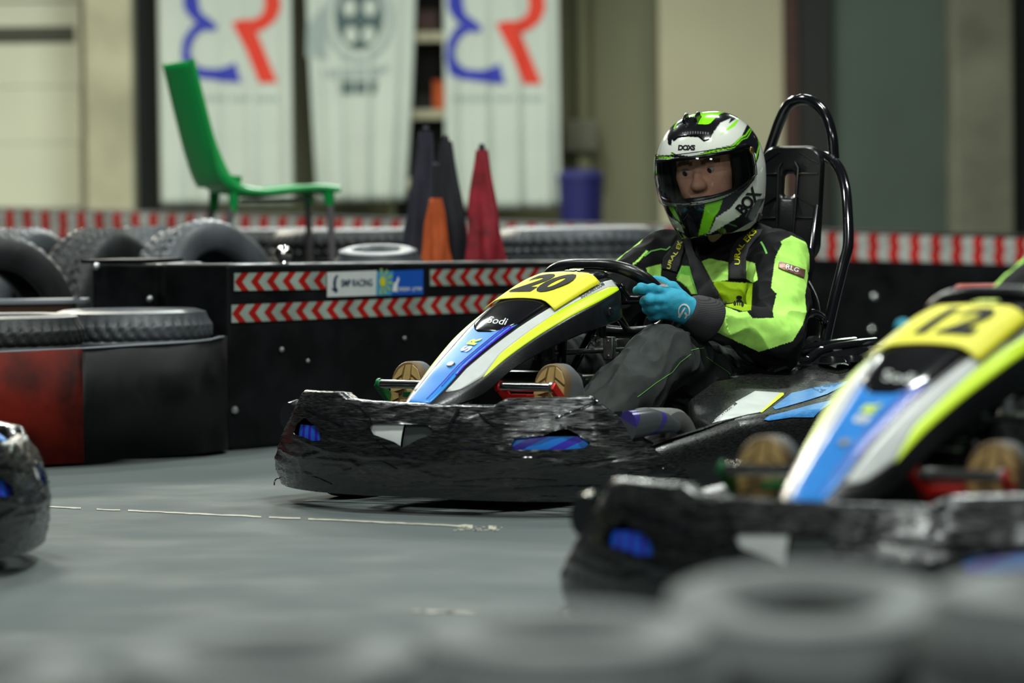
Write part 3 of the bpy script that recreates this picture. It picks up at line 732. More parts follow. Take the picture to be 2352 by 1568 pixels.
MB().box((cp(630, 462)[0], 0, cp(630, 462)[1]), (0.2, 0.3, 0.014)).build('under_frame', 'chair_leg', ch, bevel=0.004)

# ------------------------------------------------------------------ folded flags on poles
def flag(px, top, Y, wb, m, label, ytop_cloth=None, skew=0.0, ybot=640):
    q = at(px, 620, Y); r = empty('folded_flag', (q.x, Y, 0)); tag(r, label, 'flag')
    zt_, zc, zb_ = at(px, top, Y).z, at(px, ytop_cloth or top + 6, Y).z, at(px, ybot, Y).z
    MB().tube([(0, 0, 0), (0, 0, zt_)], 0.011, 10).build('pole', 'flag_black', r)
    rings = []
    for i in range(17):
        t = i / 16; z = zc + (zb_ - zc) * t; rad = 0.02 + (wb - 0.02) * t ** 0.85; ring = []
        for k in range(40):
            a = 2 * math.pi * k / 40
            rr = rad * (1 + 0.2 * math.sin(a * 4 + t * 2.5 + px) * min(1, t * 3) + 0.12 * math.sin(a * 7 + px * 2 - t * 3) + 0.1 * math.sin(t * 9 + a * 2 + px))
            ring.append((rr * math.cos(a) + skew * t, rr * math.sin(a) * 0.7, z))
        rings.append(ring)
    MB().loft(rings).build('cloth', m, r, smooth=80)
    MB().tube([(0, 0, zt_), (0, 0, zt_ + 0.012)], [0.012, 0.006], 10).build('pole_tip', 'flag_grey', r)
flag(983, 296, 13.75, 0.068, 'flag_grey', 'slate folded flag on a pole, tallest of the flags behind the barrier', skew=-0.03)
flag(1028, 318, 13.95, 0.07, 'flag_black', 'black folded flag on a pole beside the crimson flag', skew=0.012)
flag(1004, 380, 13.5, 0.05, 'flag_orange', 'orange folded flag low between the slate and black flags', ytop_cloth=455, skew=-0.004)
flag(1110, 338, 13.6, 0.066, 'flag_red', 'crimson folded flag on a pole behind the barrier', skew=0.004)

# red block at the far side of the track
rq = at(2285, 660, 15.5)
rb = empty('barrier_block', (rq.x, 15.5, 0)); tag(rb, 'red plastic barrier block on the far side of the track', 'barrier')
rz = at(2285, 654, 15.5).z
MB().loft([[(-0.16 * k, -0.14 * k2, z), (0.16 * k, -0.14 * k2, z), (0.16 * k, 0.14 * k2, z), (-0.16 * k, 0.14 * k2, z)] for z, k, k2 in ((0.0, 1.0, 1.0), (0.08, 1.0, 1.0), (rz - 0.1, 0.92, 0.7), (rz, 0.88, 0.6))]).build('block_body', 'red_plastic', rb, smooth=0, bevel=0.015)
MB().box((0, -0.118, rz - 0.16), (0.28, 0.01, 0.05)).build('white_band', 'white', rb, smooth=0)

# ------------------------------------------------------------------ foreground tyre wall
G = 'small tyres in the row beside the photographer'
FG = [(1842, 3.75, 0.023, 'small tyre with a deep dark hole in the row before kart twelve'), (1290, 3.56, 0.012, 'small grey tyre in the row before the bumper end of kart twelve'), (610, 3.42, 0.012, 'small pale tyre apart from the others on bare grey floor'), (-150, 3.3, 0.012, 'small tyre at the end of the row before the lone bumper')]
for px, Y, dz, lab in FG:
    for k in range(2):
        lay_tyre(TY_KART, px, Y, k * 0.182 + (dz if k else 0), lab if k else lab.replace('small', 'lower small', 1).replace('with a deep dark hole ', ''), G, 'pale_rubber', tilt=(0.0, -0.16 if px == 1842 else -0.07) if k else (0, 0))
for k in range(2):   # WIDE tyre pair
    lay_tyre(TY_LOW, 2740, 3.5, k * 0.207, 'wide pale tyre lying on another before the footwell of kart twelve' if k else 'wide pale tyre at the bottom of the stack before kart twelve', G, 'pale_rubber')
# ------------------------------------------------------------------ the go-kart, built in its own frame: x forward, y to the driver's left, z up
def root_at(name, pose):
    o = bpy.data.objects.new(name, None); COL.objects.link(o); o.empty_display_size = 0.1; o.matrix_world = pose.mat(); return o
kart = root_at('go_kart', K)
tag(kart, 'go kart with yellow number 20 plate and black taped bumper', 'kart')
V = Vector
# --- front bumper, wrapped in black tape with torn openings
HB = 0.53
def bx(y): return -0.22 * (abs(y) / HB) ** 2.6
ZT = ([-0.56, -0.53, -0.46, -0.41, -0.23, -0.20, -0.12, 0, 0.23, 0.26, 0.44, 0.475, 0.53, 0.56], [0.13, 0.17, 0.235, 0.272, 0.274, 0.260, 0.256, 0.253, 0.252, 0.267, 0.272, 0.236, 0.185, 0.13])
def bump_path(u):          # u -1..1 along the plan curve, ends turning rearwards
    if abs(u) <= 0.86: y = u / 0.86 * HB; return V((bx(y), y, 0)), y
    k = (abs(u) - 0.86) / 0.14; s = 1 if u > 0 else -1
    return V((-0.22 - 0.12 * k, s * (HB + 0.022 * math.sin(k * 1.5)), 0)), s * (HB + 0.03 * k)
def bump_surf(u, t, off=0.0, rough=True):
    p, yy = bump_path(u); a, _ = bump_path(u - 0.004); b, _ = bump_path(u + 0.004)
    tg = (b - a).normalized(); n = V((tg.y, -tg.x, 0)) if False else V((tg.y, -tg.x, 0))
    if n.x < 0 and abs(u) < 0.8: n = -n
    if abs(u) >= 0.8 and n.y * u < 0: n = -n
    zb = 0.041 - 0.008 * max(0, u) + 0.012 * max(0, abs(u) - 0.86) * 4; zt_ = ipl(*ZT, yy)
    z = zb + (zt_ - zb) * t
    bulge = 0.016 * math.sin(math.pi * t) - 0.03 * t ** 3
    d = 0.0
    if rough:
        q = V((yy * 5, z * 22 + yy * 3, 1.3)); q2 = V((yy * 8 + z * 10, z * 62, 4.1)); q3 = V((yy * 5 - z * 13, z * 30, 9.0))
        d = 0.003 * noise.noise(q) + 0.0012 * noise.noise(q2) + 0.0024 * max(0, 0.13 - abs(noise.noise(q3))) * 6 + 0.0007 * noise.noise(V((yy * 50, z * 120, 2)))
    return V((p.x, p.y, z)) + n * (bulge + d + off), n
c5b = crop(620, 860, 800 / 2352)
HOLES = [c5b([(158, 400), (185, 330), (235, 290), (300, 345), (335, 395), (338, 445), (290, 448), (235, 425)]),
         c5b([(676, 362), (690, 332), (880, 334), (1060, 340), (1102, 368), (1095, 405), (1000, 437), (900, 493), (840, 455), (700, 405)]),
         c5b([(1628, 468), (1652, 432), (1840, 412), (1950, 372), (2010, 365), (2080, 405), (2165, 465), (2120, 496), (2000, 506), (1645, 508)])]
NU, NT = 330, 56
rows = []; 
for j in range(NT + 1):
    rows.append([bump_surf(-1 + 2 * i / NU, j / NT)[0] for i in range(NU + 1)])
for back, dz in ((0.008, 0.003), (0.034, 0.0), (0.04, -0.012), (0.042, -0.06), (0.042, -0.12)):
    r_ = []
    for i in range(NU + 1):
        p_, n = bump_surf(-1 + 2 * i / NU, 1.0); r_.append(p_ - n * back + V((0, 0, max(dz, 0.03 - p_.z))))
    rows.append(r_)
flat = [p_ for r_ in rows for p_ in r_]; pp = proj(K.w(np.array([tuple(q) for q in flat])))
m_ = NU + 1; faces = []
cen = []
for j in range(len(rows) - 1):
    for i in range(NU): faces.append((j * m_ + i, j * m_ + i + 1, (j + 1) * m_ + i + 1, (j + 1) * m_ + i))
fc = np.array([pp[list(f)].mean(0) for f in faces]); kill = np.zeros(len(faces), bool)
for h in HOLES: kill |= inside(fc, h)
kill &= np.array([f[0] // m_ < NT for f in faces])
edge_v = set(i for f, k in zip(faces, kill) if k for i in f) & set(i for f, k in zip(faces, kill) if not k for i in f)
for i in edge_v:                      # torn edges follow the outline of each opening
    best_ = None
    for h in HOLES:
        for (x0, y0), (x1, y1) in zip(h, h[1:] + h[:1]):
            l2 = (x1 - x0) ** 2 + (y1 - y0) ** 2; t = min(1, max(0, ((pp[i][0] - x0) * (x1 - x0) + (pp[i][1] - y0) * (y1 - y0)) / l2))
            cx_, cy_ = x0 + t * (x1 - x0), y0 + t * (y1 - y0); d = math.hypot(cx_ - pp[i][0], cy_ - pp[i][1])
            if best_ is None or d < best_[0]: best_ = (d, cx_, cy_)
    if best_[0] < 6:
        wq = K.w(np.array(tuple(flat[i]))); dep = (wq - c_o) @ c_f; rr_ = ray(best_[1], best_[2]); flat[i] = V(K.loc(c_o + rr_ * (dep / (rr_ @ c_f))))
mb = MB(); mb.add(flat, [f for f, k in zip(faces, kill) if not k])
bumper = mb.build('front_bumper', 'black_tape', kart, smooth=60); bumper['label'] = 'front bumper wrapped in wrinkled black tape'
def bump_patch(name, y0, y1, z0, z1, m, off):
    us = np.linspace(y0 / HB * 0.86, y1 / HB * 0.86, 24); rr = []
    for z in np.linspace(z0, z1, 8):
        rr.append([bump_surf(u, (z - 0.04) / (ipl(*ZT, u / 0.86 * HB) - 0.04), off, False)[0] for u in us])
    return MB().grid(rr).build(name, m, bumper, smooth=60)
stripes_l = stripe_mat('blue_purple_stripes', rgb(42, 108, 232), rgb(66, 44, 190), (0, 1, 0.12), 0.03, 0.42)
stripes_r = stripe_mat('blue_purple_slanted_stripes', rgb(36, 120, 215), rgb(60, 50, 178), (0, 0.5, -0.87), 0.042, 0.4)
bump_patch('sticker_panel', -0.37, -0.22, 0.115, 0.195, stripes_l, -0.011)
bump_patch('sticker_panel', -0.11, -0.002, 0.13, 0.212, 'white', -0.006)
bump_patch('sticker_panel', 0.0, 0.08, 0.13, 0.212, mat('grey_gloss_panel', rgb(70, 76, 74), 0.15), -0.012)
bump_patch('sticker_panel', 0.235, 0.43, 0.1, 0.186, stripes_r, -0.008)
bump_patch('bumper_core', -0.5, 0.5, 0.06, 0.235, 'black_gloss', -0.03)
bmv = bvh_of([bumper])
for pl, w in ((((1030, 985), (1044, 958), (1055, 940)), 6), (((1275, 960), (1340, 935), (1372, 920)), 3), (((1100, 950), (1130, 972), (1170, 978)), 4), (((1285, 975), (1330, 985), (1400, 988)), 5), (((1270, 1070), (1340, 1062), (1415, 1052)), 3), (((1040, 1108), (1150, 1100), (1280, 1104)), 3),
              (((820, 1068), (870, 1060), (910, 1078)), 4), (((690, 1100), (720, 1096), (760, 1112)), 3), (((700, 935), (740, 955), (790, 975)), 5), (((820, 930), (850, 960), (845, 985)), 4), (((1110, 1045), (1200, 1050), (1290, 1046)), 3), (((1000, 1040), (1050, 1030), (1120, 1034)), 4), (((1180, 1122), (1280, 1118), (1380, 1116)), 3), (((860, 1010), (885, 1030), (925, 1052)), 4)):
    fp_ = [(p_.x, p_.y) for p_ in spline([V((a, b, 0)) for a, b in pl], 8)]
    lay('tape_fold', poly2d(ribbon2d(fp_, w), 0), bmv, 'black_gloss', bumper, 0.004)
# loose tape tail at the far corner
tp = [K.un(*q, 1, -0.54) for q in ((648, 1100), (638, 1098), (631, 1104), (630, 1114))]
MB().tube(spline(tp, 4), 0.0016, 6).build('tape_tail', 'black_tape', bumper)
for s in (1, -1):     # moulded bumper end with worn sticker
    rings = []
    for x, y, z, ry, rz in ((-0.20, 0.49, 0.205, 0.024, 0.035), (-0.26, 0.508, 0.212, 0.026, 0.032), (-0.31, 0.52, 0.207, 0.022, 0.024), (-0.34, 0.528, 0.198, 0.016, 0.014)):
        rings.append([(x, s * (y + ry * math.cos(a)), z + rz * math.sin(a)) for a in np.linspace(0, 2 * math.pi, 17)[:-1]])
    MB().loft(rings).build('bumper_end', stripe_mat('worn_purple_end', rgb(70, 72, 76), rgb(58, 48, 120), (1, 0.3, 0.6), 0.075, 0.22) if s == 1 else 'black_gloss', kart, smooth=60)

# --- nose fairing
NS = [(-0.056, .245, .026, .245, .030, .232, .80), (-0.072, .259, .044, .25, .050, .236, .74), (-0.132, .297, .070, .274, .083, .25, .58), (-0.194, .336, .085, .302, .097, .268, .50), (-0.282, .382, .099, .350, .116, .32, .53), (-0.381, .430, .116, .396, .128, .356, .57), (-0.502, .480, .131, .440, .142, .389, .62), (-0.621, .520, .130, .470, .140, .41, .68), (-0.734, .541, .112, .494, .122, .424, .74), (-0.785, .532, .080, .498, .090, .440, .8)]
SS = [0.0]
for a, b in zip(NS[:-1], NS[1:]): SS.append(SS[-1] + math.hypot(b[0] - a[0], b[1] - a[1]))
NL = SS[-1]
NSX = spline([V((a[0], a[1], a[2])) for a in NS], 12); NSY = spline([V((a[3], a[4], a[5])) for a in NS], 12)
SF = []
for i in range(len(NS) - 1): SF += [SS[i] + (SS[i + 1] - SS[i]) * k / 12 for k in range(12)]
SF.append(NL)
vb = lambda s: ipl(SS, [a[6] for a in NS], s)
def stn(s): 
    s = min(max(s, 0), NL)
    g = lambda A, c: ipl(SF, [p_[c] for p_ in A], s)
    return g(NSX, 0), g(NSX, 1), g(NSX, 2), g(NSY, 0), g(NSY, 1), g(NSY, 2)
def nose0(s, v):
    x, zc, ye, ze, yl, zl_ = stn(s); a = abs(v)
    k = max(0.0, (a - 0.8 * vb(s)) / (1 - 0.8 * vb(s))); return V((x, v * ye, zc - 0.004 * a * a - (zc - 0.004 - ze) * k ** 1.25))
def nose(s, v, off=0.0):
    p_ = nose0(s, v)
    if off:
        n = (nose0(s + 0.003, v) - nose0(s - 0.003, v)).cross(nose0(s, min(v + 0.02, 1)) - nose0(s, max(v - 0.02, -1)))
        n.normalize(); n = -n if n.z < 0 else n
        p_ = p_ + n * off
    return p_
rings = []
for s in SF:
    x, zc, ye, ze, yl, zl_ = stn(s); top = [nose0(s, v) for v in np.linspace(-1, 1, 21)]
    rim = 0.004
    rings.append([V((x, -yl + 0.008, zl_)), V((x, -yl, zl_ + 0.006)), V((x, -ye - rim, ze - rim))] + top + [V((x, ye + rim, ze - rim)), V((x, yl, zl_ + 0.006)), V((x, yl - 0.008, zl_)), V((x, 0, zl_ + 0.01))])
fair = MB().loft(rings).build('nose_fairing', 'black_plastic', kart, smooth=50)
def npatch(name, s0, s1, v0, v1, m, off, ns=40, nv=10, parent=None):
    rr = []
    for s in np.linspace(s0, s1, ns):
        a, b = (v0(s) if callable(v0) else v0), (v1(s) if callable(v1) else v1)
        rr.append([nose(s, a + (b - a) * k / nv, off(s, k / nv) if callable(off) else off) for k in range(nv + 1)])
    return MB().grid(rr).build(name, m, parent or fair, smooth=60, thick=0.0008)
vb = lambda s: ipl(SS, [a[6] for a in NS], s)          # half width of the centre panel
sx_of = lambda x: ipl([-a[0] for a in NS], SS, -x)
s_pod = sx_of(-0.335)
npatch('centre_panel', 0.012, s_pod + 0.05, lambda s: -vb(s) + 0.03, lambda s: vb(s) - 0.03, 'blue', 0.0015)
for k, (a, b, m) in enumerate(((0.62, 0.66, 'purple'), (0.72, 0.78, 'purple'), (0.86, 0.97, 'purple'))):
    npatch('stripe', 0.03 + 0.05 * k, s_pod + 0.035, lambda s: vb(s) * (a - 0.1 * (1 - s / s_pod) * (2 - k)), lambda s: vb(s) * (b - 0.1 * (1 - s / s_pod) * (2 - k)), m, 0.0027, nv=3)
for sg in (1, -1):
    s_w0, s_w1 = sx_of(-0.115), sx_of(-0.755)
    def wi(s): return sg * (vb(s) + 0.05)
    def wo(s): return sg * ipl([s_w0, sx_of(-0.135), sx_of(-0.21), sx_of(-0.28), sx_of(-0.5), sx_of(-0.7), s_w1], [vb(s_w0) + 0.1, 0.9, 0.97, 0.83, 0.81, 0.88, 0.95], s)
    npatch('side_panel', s_w0, s_w1, wi, wo, 'white', 0.0012, 46, 6)
    npatch('side_stripe', sx_of(-0.205), s_w1 + 0.01, lambda s: sg * ipl([sx_of(-0.2), sx_of(-0.28), sx_of(-0.5), sx_of(-0.7), s_w1 + 0.01], [0.99, 0.83, 0.81, 0.88, 0.96], s), sg * 0.995, 'yellow', 0.0014, 46, 4)
def bulge(s, k):
    e = 1 - abs(2 * k - 1) ** 3; q = min(1, (s - s_pod) / 0.06); return 0.0015 + 0.007 * e * max(0, q) ** 0.7 * (1 if s < sx_of(-0.7) else 0.6)
cover = npatch('dash_cover', s_pod, NL - 0.004, lambda s: -vb(s) * min(1, 0.35 + ((s - s_pod) / 0.05) ** 0.6 * 0.65) + 0.02, lambda s: vb(s) * min(1, 0.35 + ((s - s_pod) / 0.05) ** 0.6 * 0.65) - 0.02, 'black_gloss', bulge, 44, 18)
sp0, sp1 = sx_of(-0.478), sx_of(-0.672)
pv = 0.78
def plate_off(s, k): return 0.0085 + 0.003 * math.sin(math.pi * k) 
plate = MB(); rr = []
for i in range(25):
    r_ = []
    for k in range(21):
        v = (k / 20 * 2 - 1) * pv; s = sp0 + (sp1 - sp0) * i / 24 + 0.012 * (1 - (v / pv) ** 2) * (1 - i / 24)
        r_.append(nose(s, v, plate_off(s, k / 20)))
    rr.append(r_)
plate = plate.grid(rr).build('number_plate', 'plate_yellow', fair, smooth=60, thick=0.0015)
def nose_text(txt, sc, vc, hs, hv, m, parent, off, bold=0.0, shear=0.0, flip=False, space=1.0):
    # lettering wrapped onto the fairing: its width runs across the nose, its height up the nose
    vs, fs = text2d(txt, 1.0, bold, shear, 0.12, space); out = []
    for x, y in vs:
        if flip: out.append(nose(sc + x * hs, vc - y * hv, off))
        else: out.append(nose(sc + y * hs, vc + x * hv, off))
    return MB().add(out, fs).build('lettering', m, parent, smooth=60)
def number(txt, parent):
    o = nose_text(txt, (sp0 + sp1) / 2 + 0.004, 0.02, 0.165, 0.93, 'ink', parent, 0.0128, 0.045, 0.12, space=1.0); o.name = 'number'; return o
number('20', plate)
nose_text('S', sx_of(-0.258), 0.02, 0.052, 0.36, 'white_ink', fair, 0.0034, 0.05, 0.1, True)
nose_text('R', sx_of(-0.287), 0.02, 0.052, 0.36, 'lime_ink', fair, 0.0034, 0.05, 0.1, True)
nose_text('SR', sp1 + 0.03, 0.05, 0.035, 0.34, 'lime_ink', fair, 0.0105, 0.06, 0.2)
lay('lettering', place2d(text2d('Sodi', 26, 0.1, 0.35, 3.0), (1140, 737), (1.0, 0.12), (0.1, -0.85)), bvh_of([cover]), 'white_ink', fair, 0.0015)
nose_text('SODIKART.COM', sx_of(-0.635), 0.80, 0.0145, 0.085, 'grey_ink', fair, 0.0026, 0.02, 0.0, True, 1.1)
q = nose(sx_of(-0.194), 0.02, 0.002)
MB().lathe([(0.0, 0.003), (0.0045, 0.0035), (0.009, 0.003), (0.0105, 0), (0, 0)], q, (0.5, 0, 0.85), 18).build('screw', 'steel', fair)
q = K.un(1358, 735, 1, 0.137); q = V((-0.66, 0.139, 0.447))
MB().lathe([(0.0, 0.002), (0.005, 0.004), (0.010, 0.003), (0.012, 0), (0, 0)], q, (0, 1, -0.1), 18).build('screw', 'black_gloss', fair)
MB().tube([(-0.15, 0, 0.25), (-0.18, 0, 0.06)], 0.02, 10).build('nose_bracket', 'board', kart)
MB().tube([(-0.62, 0.03, 0.43), (-0.58, 0.03, 0.08)], 0.012, 10).build('nose_bracket', 'black_paint', kart)

# --- pedals
for s, m in ((1, 'red_metal'), (-1, 'green_metal')):
    pd = MB().tube([(-0.25, s * 0.102, 0.286), (-0.25, s * 0.248, 0.286)], 0.0105, 18).build('pedal', 'chrome', kart); pd['label'] = 'chrome pedal bar on a %s arm' % m.split('_')[0]
    MB().tube([(-0.25, s * 0.246, 0.286), (-0.25, s * 0.254, 0.286)], 0.0135, 18).build('pedal_cap', m if s < 0 else 'steel', pd)
    MB().tube([(-0.25, s * 0.094, 0.286), (-0.25, s * 0.104, 0.286)], 0.014, 18).build('pedal_cap', m, pd)
    MB().box((-0.275, s * 0.252, 0.262), (0.085, 0.014, 0.022), Matrix.Rotation(math.radians(-42), 3, 'Y')).build('pedal_arm', m, pd, bevel=0.003)
    MB().tube([(-0.25, s * 0.1, 0.284), (-0.30, s * 0.12, 0.22), (-0.33, s * 0.14, 0.07)], 0.012, 10).build('pedal_arm', m, pd)
    MB().tube([(-0.30, s * 0.252, 0.24), (-0.34, s * 0.24, 0.07)], 0.01, 10).build('pedal_arm', 'black_paint', pd)
    MB().box((-0.262, s * 0.15, 0.262), (0.03, 0.06, 0.012)).build('pedal_plate', m, pd, bevel=0.002)

# --- wheels
def wheel(x, y, R, w, steer=0.0):
    rt = MB(); n = 14; h = w / 2
    prof = [(0.062, -h * 0.75), (0.068, -h * 0.9), (R * 0.75, -h), (R * 0.93, -h * 0.93), (R * 0.985, -h * 0.78), (R, -h * 0.5), (R, h * 0.5), (R * 0.985, h * 0.78), (R * 0.93, h * 0.93), (R * 0.75, h), (0.068, h * 0.9), (0.062, h * 0.75)]
    ax = V((-math.sin(steer), math.cos(steer), 0))
    t = rt.lathe(prof, (x, y, R), ax, 48, closed=True).build('wheel', 'kart_rubber', kart, smooth=40); t['label'] = 'slick kart tyre on a small rim'
    MB().lathe([(0.0, -h * 0.35), (0.02, -h * 0.4), (0.05, -h * 0.1), (0.064, -h * 0.8), (0.066, h * 0.8), (0.05, h * 0.1), (0.02, h * 0.4), (0.0, h * 0.42)], (x, y, R), ax, 24).build('rim', 'steel', t)
    for a in range(3):
        d = V((math.cos(a * 2.09), 0, math.sin(a * 2.09))) * 0.022
        MB().lathe([(0.0, 0.006), (0.004, 0.005), (0.005, 0)], V((x, y, R)) + d + ax * h * 0.4, ax, 8).build('wheel_nut', 'chrome', t)
for s in (1, -1):
    wheel(-0.395, s * 0.442, 0.118, 0.12, 0.1)
    wheel(-1.46, s * 0.475, 0.135, 0.17)
# --- chassis
for s in (1, -1):
    MB().tube(spline([V((-0.12, s * 0.16, 0.07)), V((-0.3, s * 0.2, 0.065)), V((-0.8, s * 0.24, 0.062)), V((-1.2, s * 0.3, 0.062)), V((-1.6, s * 0.3, 0.065))], 6), 0.015, 12).build('chassis_rail', 'black_paint', kart)
    MB().tube([(-0.40, s * 0.2, 0.07), (-0.40, s * 0.39, 0.1)], 0.014, 10).build('stub_axle', 'steel', kart)
    MB().tube([(-0.25, s * 0.19, 0.07), (-0.2, s * 0.45, 0.13)], 0.012, 10).build('bumper_stay', 'black_paint', kart)
    MB().tube([(-0.9, s * 0.26, 0.075), (-0.9, s * 0.5, 0.12)], 0.012, 10).build('pod_stay', 'black_paint', kart)
MB().tube([(-1.46, -0.42, 0.135), (-1.46, 0.42, 0.135)], 0.015, 12).build('rear_axle', 'steel', kart)
MB().box((-0.55, 0, 0.048), (0.72, 0.42, 0.008)).build('floor_tray', 'black_scuffed', kart, bevel=0.003)
MB().tube([(-0.12, -0.16, 0.07), (-0.10, 0.0, 0.07), (-0.12, 0.16, 0.07)], 0.014, 10).build('front_crossbar', 'black_paint', kart)
tank = MB().box((-0.66, 0.0, 0.18), (0.3, 0.19, 0.22)).build('fuel_tank', 'black_plastic', kart, bevel=0.03)
MB().lathe([(0.0, 0.035), (0.022, 0.033), (0.026, 0.02), (0.026, 0.0), (0, 0)], (-0.56, 0.05, 0.29), (0, 0, 1), 18).build('tank_cap', 'black_plastic', tank)
MB().box((-0.5, 0.0, 0.2), (0.08, 0.3, 0.22)).build('front_box', 'black_plastic', kart, bevel=0.02)
# --- steering
col = MB().tube([(-0.86, 0, 0.468), (-0.60, 0, 0.2), (-0.46, 0, 0.08)], 0.011, 12).build('steering_column', 'black_paint', kart)
SWC = V((-0.862, 0, 0.473)); wa, wb = V((0, 1, 0)), V((0.72, 0, 0.69)); wn = wa.cross(wb)
def sw(a, ra=0.158, rb_=0.124, p_=2.6):
    c, s = math.cos(a), math.sin(a); k = (abs(c) ** p_ + abs(s) ** p_) ** (-1 / p_); return SWC + wa * (ra * c * k) + wb * (rb_ * s * k)
swh = MB().tube([sw(a) for a in np.linspace(0, 2 * math.pi, 73)[:-1]], [0.0135 + 0.0045 * abs(math.cos(a)) for a in np.linspace(0, 2 * math.pi, 73)[:-1]], 14, closed=True).build('steering_wheel', 'black_plastic', kart, smooth=60)
for a in (0.0, math.pi, -math.pi / 2):
    e = sw(a); d = e - SWC
    MB().tube([SWC - wn * 0.03 * 0, SWC + d * 0.55, e], [0.018, 0.013, 0.012], 10, flat=0.45).build('spoke', 'black_paint', swh)
MB().lathe([(0, 0.02), (0.03, 0.018), (0.036, 0.0), (0.034, -0.03), (0, -0.03)], SWC, wn, 24).build('hub', 'black_plastic', swh)
MB().box(tuple(SWC + wb * 0.045 + wn * 0.02), (0.02, 0.17, 0.05), Matrix.Rotation(math.radians(45), 3, 'Y')).build('wheel_pad', 'black_gloss', swh, bevel=0.008)
# steering clamp and small metal work under the nose
clamp = empty('steering_clamp'); clamp.parent = kart
c0 = K.un(1400, 800, 1, 0.07)
MB().box(c0, (0.03, 0.026, 0.056), Matrix.Rotation(math.radians(18), 3, 'Z')).build('clamp_block', 'steel', clamp, bevel=0.003)
MB().box(c0 + V((-0.04, 0.0, 0.012)), (0.06, 0.03, 0.02)).build('clamp_plate', 'chrome', clamp, bevel=0.002)
MB().tube([c0 + V((-0.01, -0.03, 0.025)), c0 + V((-0.01, -0.03, 0.055))], 0.012, 14).build('clamp_knob', 'black_plastic', clamp)
MB().tube([c0 + V((-0.02, 0.02, -0.015)), c0 + V((-0.09, 0.05, -0.02))], 0.011, 12).build('clamp_rod', 'chrome', clamp)
c1_ = K.un(1369, 783, 1, 0.06)
MB().lathe([(0, 0.012), (0.006, 0.013), (0.007, 0.006), (0.013, 0.005), (0.014, 0), (0, 0)], c1_, (0.5, 0.85, 0), 18).build('chrome_nut', 'chrome', clamp)
for dz in (-0.018, 0.018):
    MB().lathe([(0, 0.004), (0.004, 0.004), (0.005, 0), (0, 0)], c0 + V((0.016, 0.004, dz)), (0.95, 0.3, 0), 10).build('clamp_bolt', 'chrome', clamp)
MB().tube([K.un(1250, 812, 1, 0.02), K.un(1450, 800, 1, 0.05)], 0.007, 10).build('clamp_rod', 'steel', clamp)
MB().lathe([(0, 0.03), (0.025, 0.028), (0.027, 0.0), (0, 0)], K.un(1250, 826, 1, 0.05), (0, 0, 1), 20).build('reservoir_cap', 'black_plastic', clamp)

# --- side bumpers and pods
def ring(x, yo, yi, zb_, zo, zi, s, lip=0.012):
    pts = [(yi, zb_), ((yi + yo) / 2, zb_ - 0.002), (yo - 0.03, zb_), (yo, zb_ + 0.022), (yo + 0.004, (zb_ + zo) / 2), (yo, zo - 0.03), (yo - 0.012, zo - 0.008), (yo - 0.04, zo + 0.002), ((yi + yo) / 2, (zo + zi) / 2 + 0.004), (yi + 0.012, zi), (yi, zi - lip)]
    return [(x, s * y, z) for y, z in pts]
pod_near = None
for s in (1, -1):
    sb = MB().loft([ring(*a, s) for a in ((-0.205, .522, .5, .05, .145, .145), (-0.24, .538, .508, .045, .154, .152), (-0.30, .55, .514, .045, .165, .165), (-0.44, .562, .514, .045, .183, .18), (-0.54, .574, .514, .048, .2, .195), (-0.6, .58, .514, .05, .204, .2))]).build('side_bumper', 'black_scuffed', kart, smooth=50)
    sb['label'] = 'scraped black side bumper'
    MB().lathe([(0, 0.002), (0.004, 0.004), (0.009, 0.003), (0.011, 0), (0, 0)], (-0.26, s * 0.548, 0.1), (0.2, s * 0.98, 0), 16).build('screw', 'black_gloss', sb)
    pod = MB().loft([ring(*a, s) for a in ((-0.525, .565, .515, .05, .19, .19), (-0.57, .58, .43, .05, .203, .205), (-0.69, .597, .34, .05, .209, .242), (-0.84, .607, .31, .05, .214, .274), (-1.05, .61, .31, .05, .22, .285), (-1.2, .61, .31, .05, .226, .295), (-1.42, .6, .32, .05, .235, .31), (-1.6, .58, .34, .06, .22, .3))]).build('side_pod', 'black_scuffed', kart, smooth=50)
    tb = bmesh.new(); tb.from_mesh(pod.data); bmesh.ops.triangulate(tb, faces=tb.faces); tb.to_mesh(pod.data); tb.free()
    pod['label'] = 'black side pod with white and blue stickers' if s == 1 else 'plain black side pod'
    MB().lathe([(0, 0.002), (0.005, 0.004), (0.011, 0.003), (0.013, 0), (0, 0)], (-0.70, s * 0.607, 0.14), (0, s, 0), 16).build('screw', 'black_gloss', pod)
    fd = []
    for i in range(9):
        a = math.radians(-15 + 165 * i / 8); x = -1.47 + 0.19 * math.cos(a); z = 0.13 + 0.19 * math.sin(a)
        fd.append([(x, s * y, z + (0.012 if 0 < k < 4 else 0)) for k, y in enumerate((0.375, 0.4, 0.48, 0.56, 0.585))])
    MB().grid(fd).build('rear_fender', 'black_plastic', kart, smooth=60, thick=0.006)
    if s == 1: pod_near = pod
pb = bvh_of([pod_near])
for nm, poly, m in (('white_sticker', c3([(1712, 1262), (1935, 1090), (1915, 1075), (2095, 975), (2325, 990), (2140, 1165), (2035, 1185)]), 'white'), ('lime_sticker', c3([(2325, 990), (2352, 992), (2352, 1010), (2155, 1170), (2140, 1165)]), 'yellow'),
                    ('blue_sticker', c6([(275, 1220), (620, 960), (760, 935), (960, 880), (1150, 975), (1260, 900), (1640, 740), (1560, 830), (1250, 985), (860, 1110), (320, 1265)]), 'blue_worn'),
                    ('blue_sticker', c6([(105, 1440), (220, 1370), (560, 1290), (1000, 1170), (1330, 1095), (1330, 1140), (1100, 1300), (1000, 1400), (600, 1400), (200, 1460)]), 'blue_worn')):
    lay(nm, poly2d([poly], 5), pb, m, pod_near, 0.003)
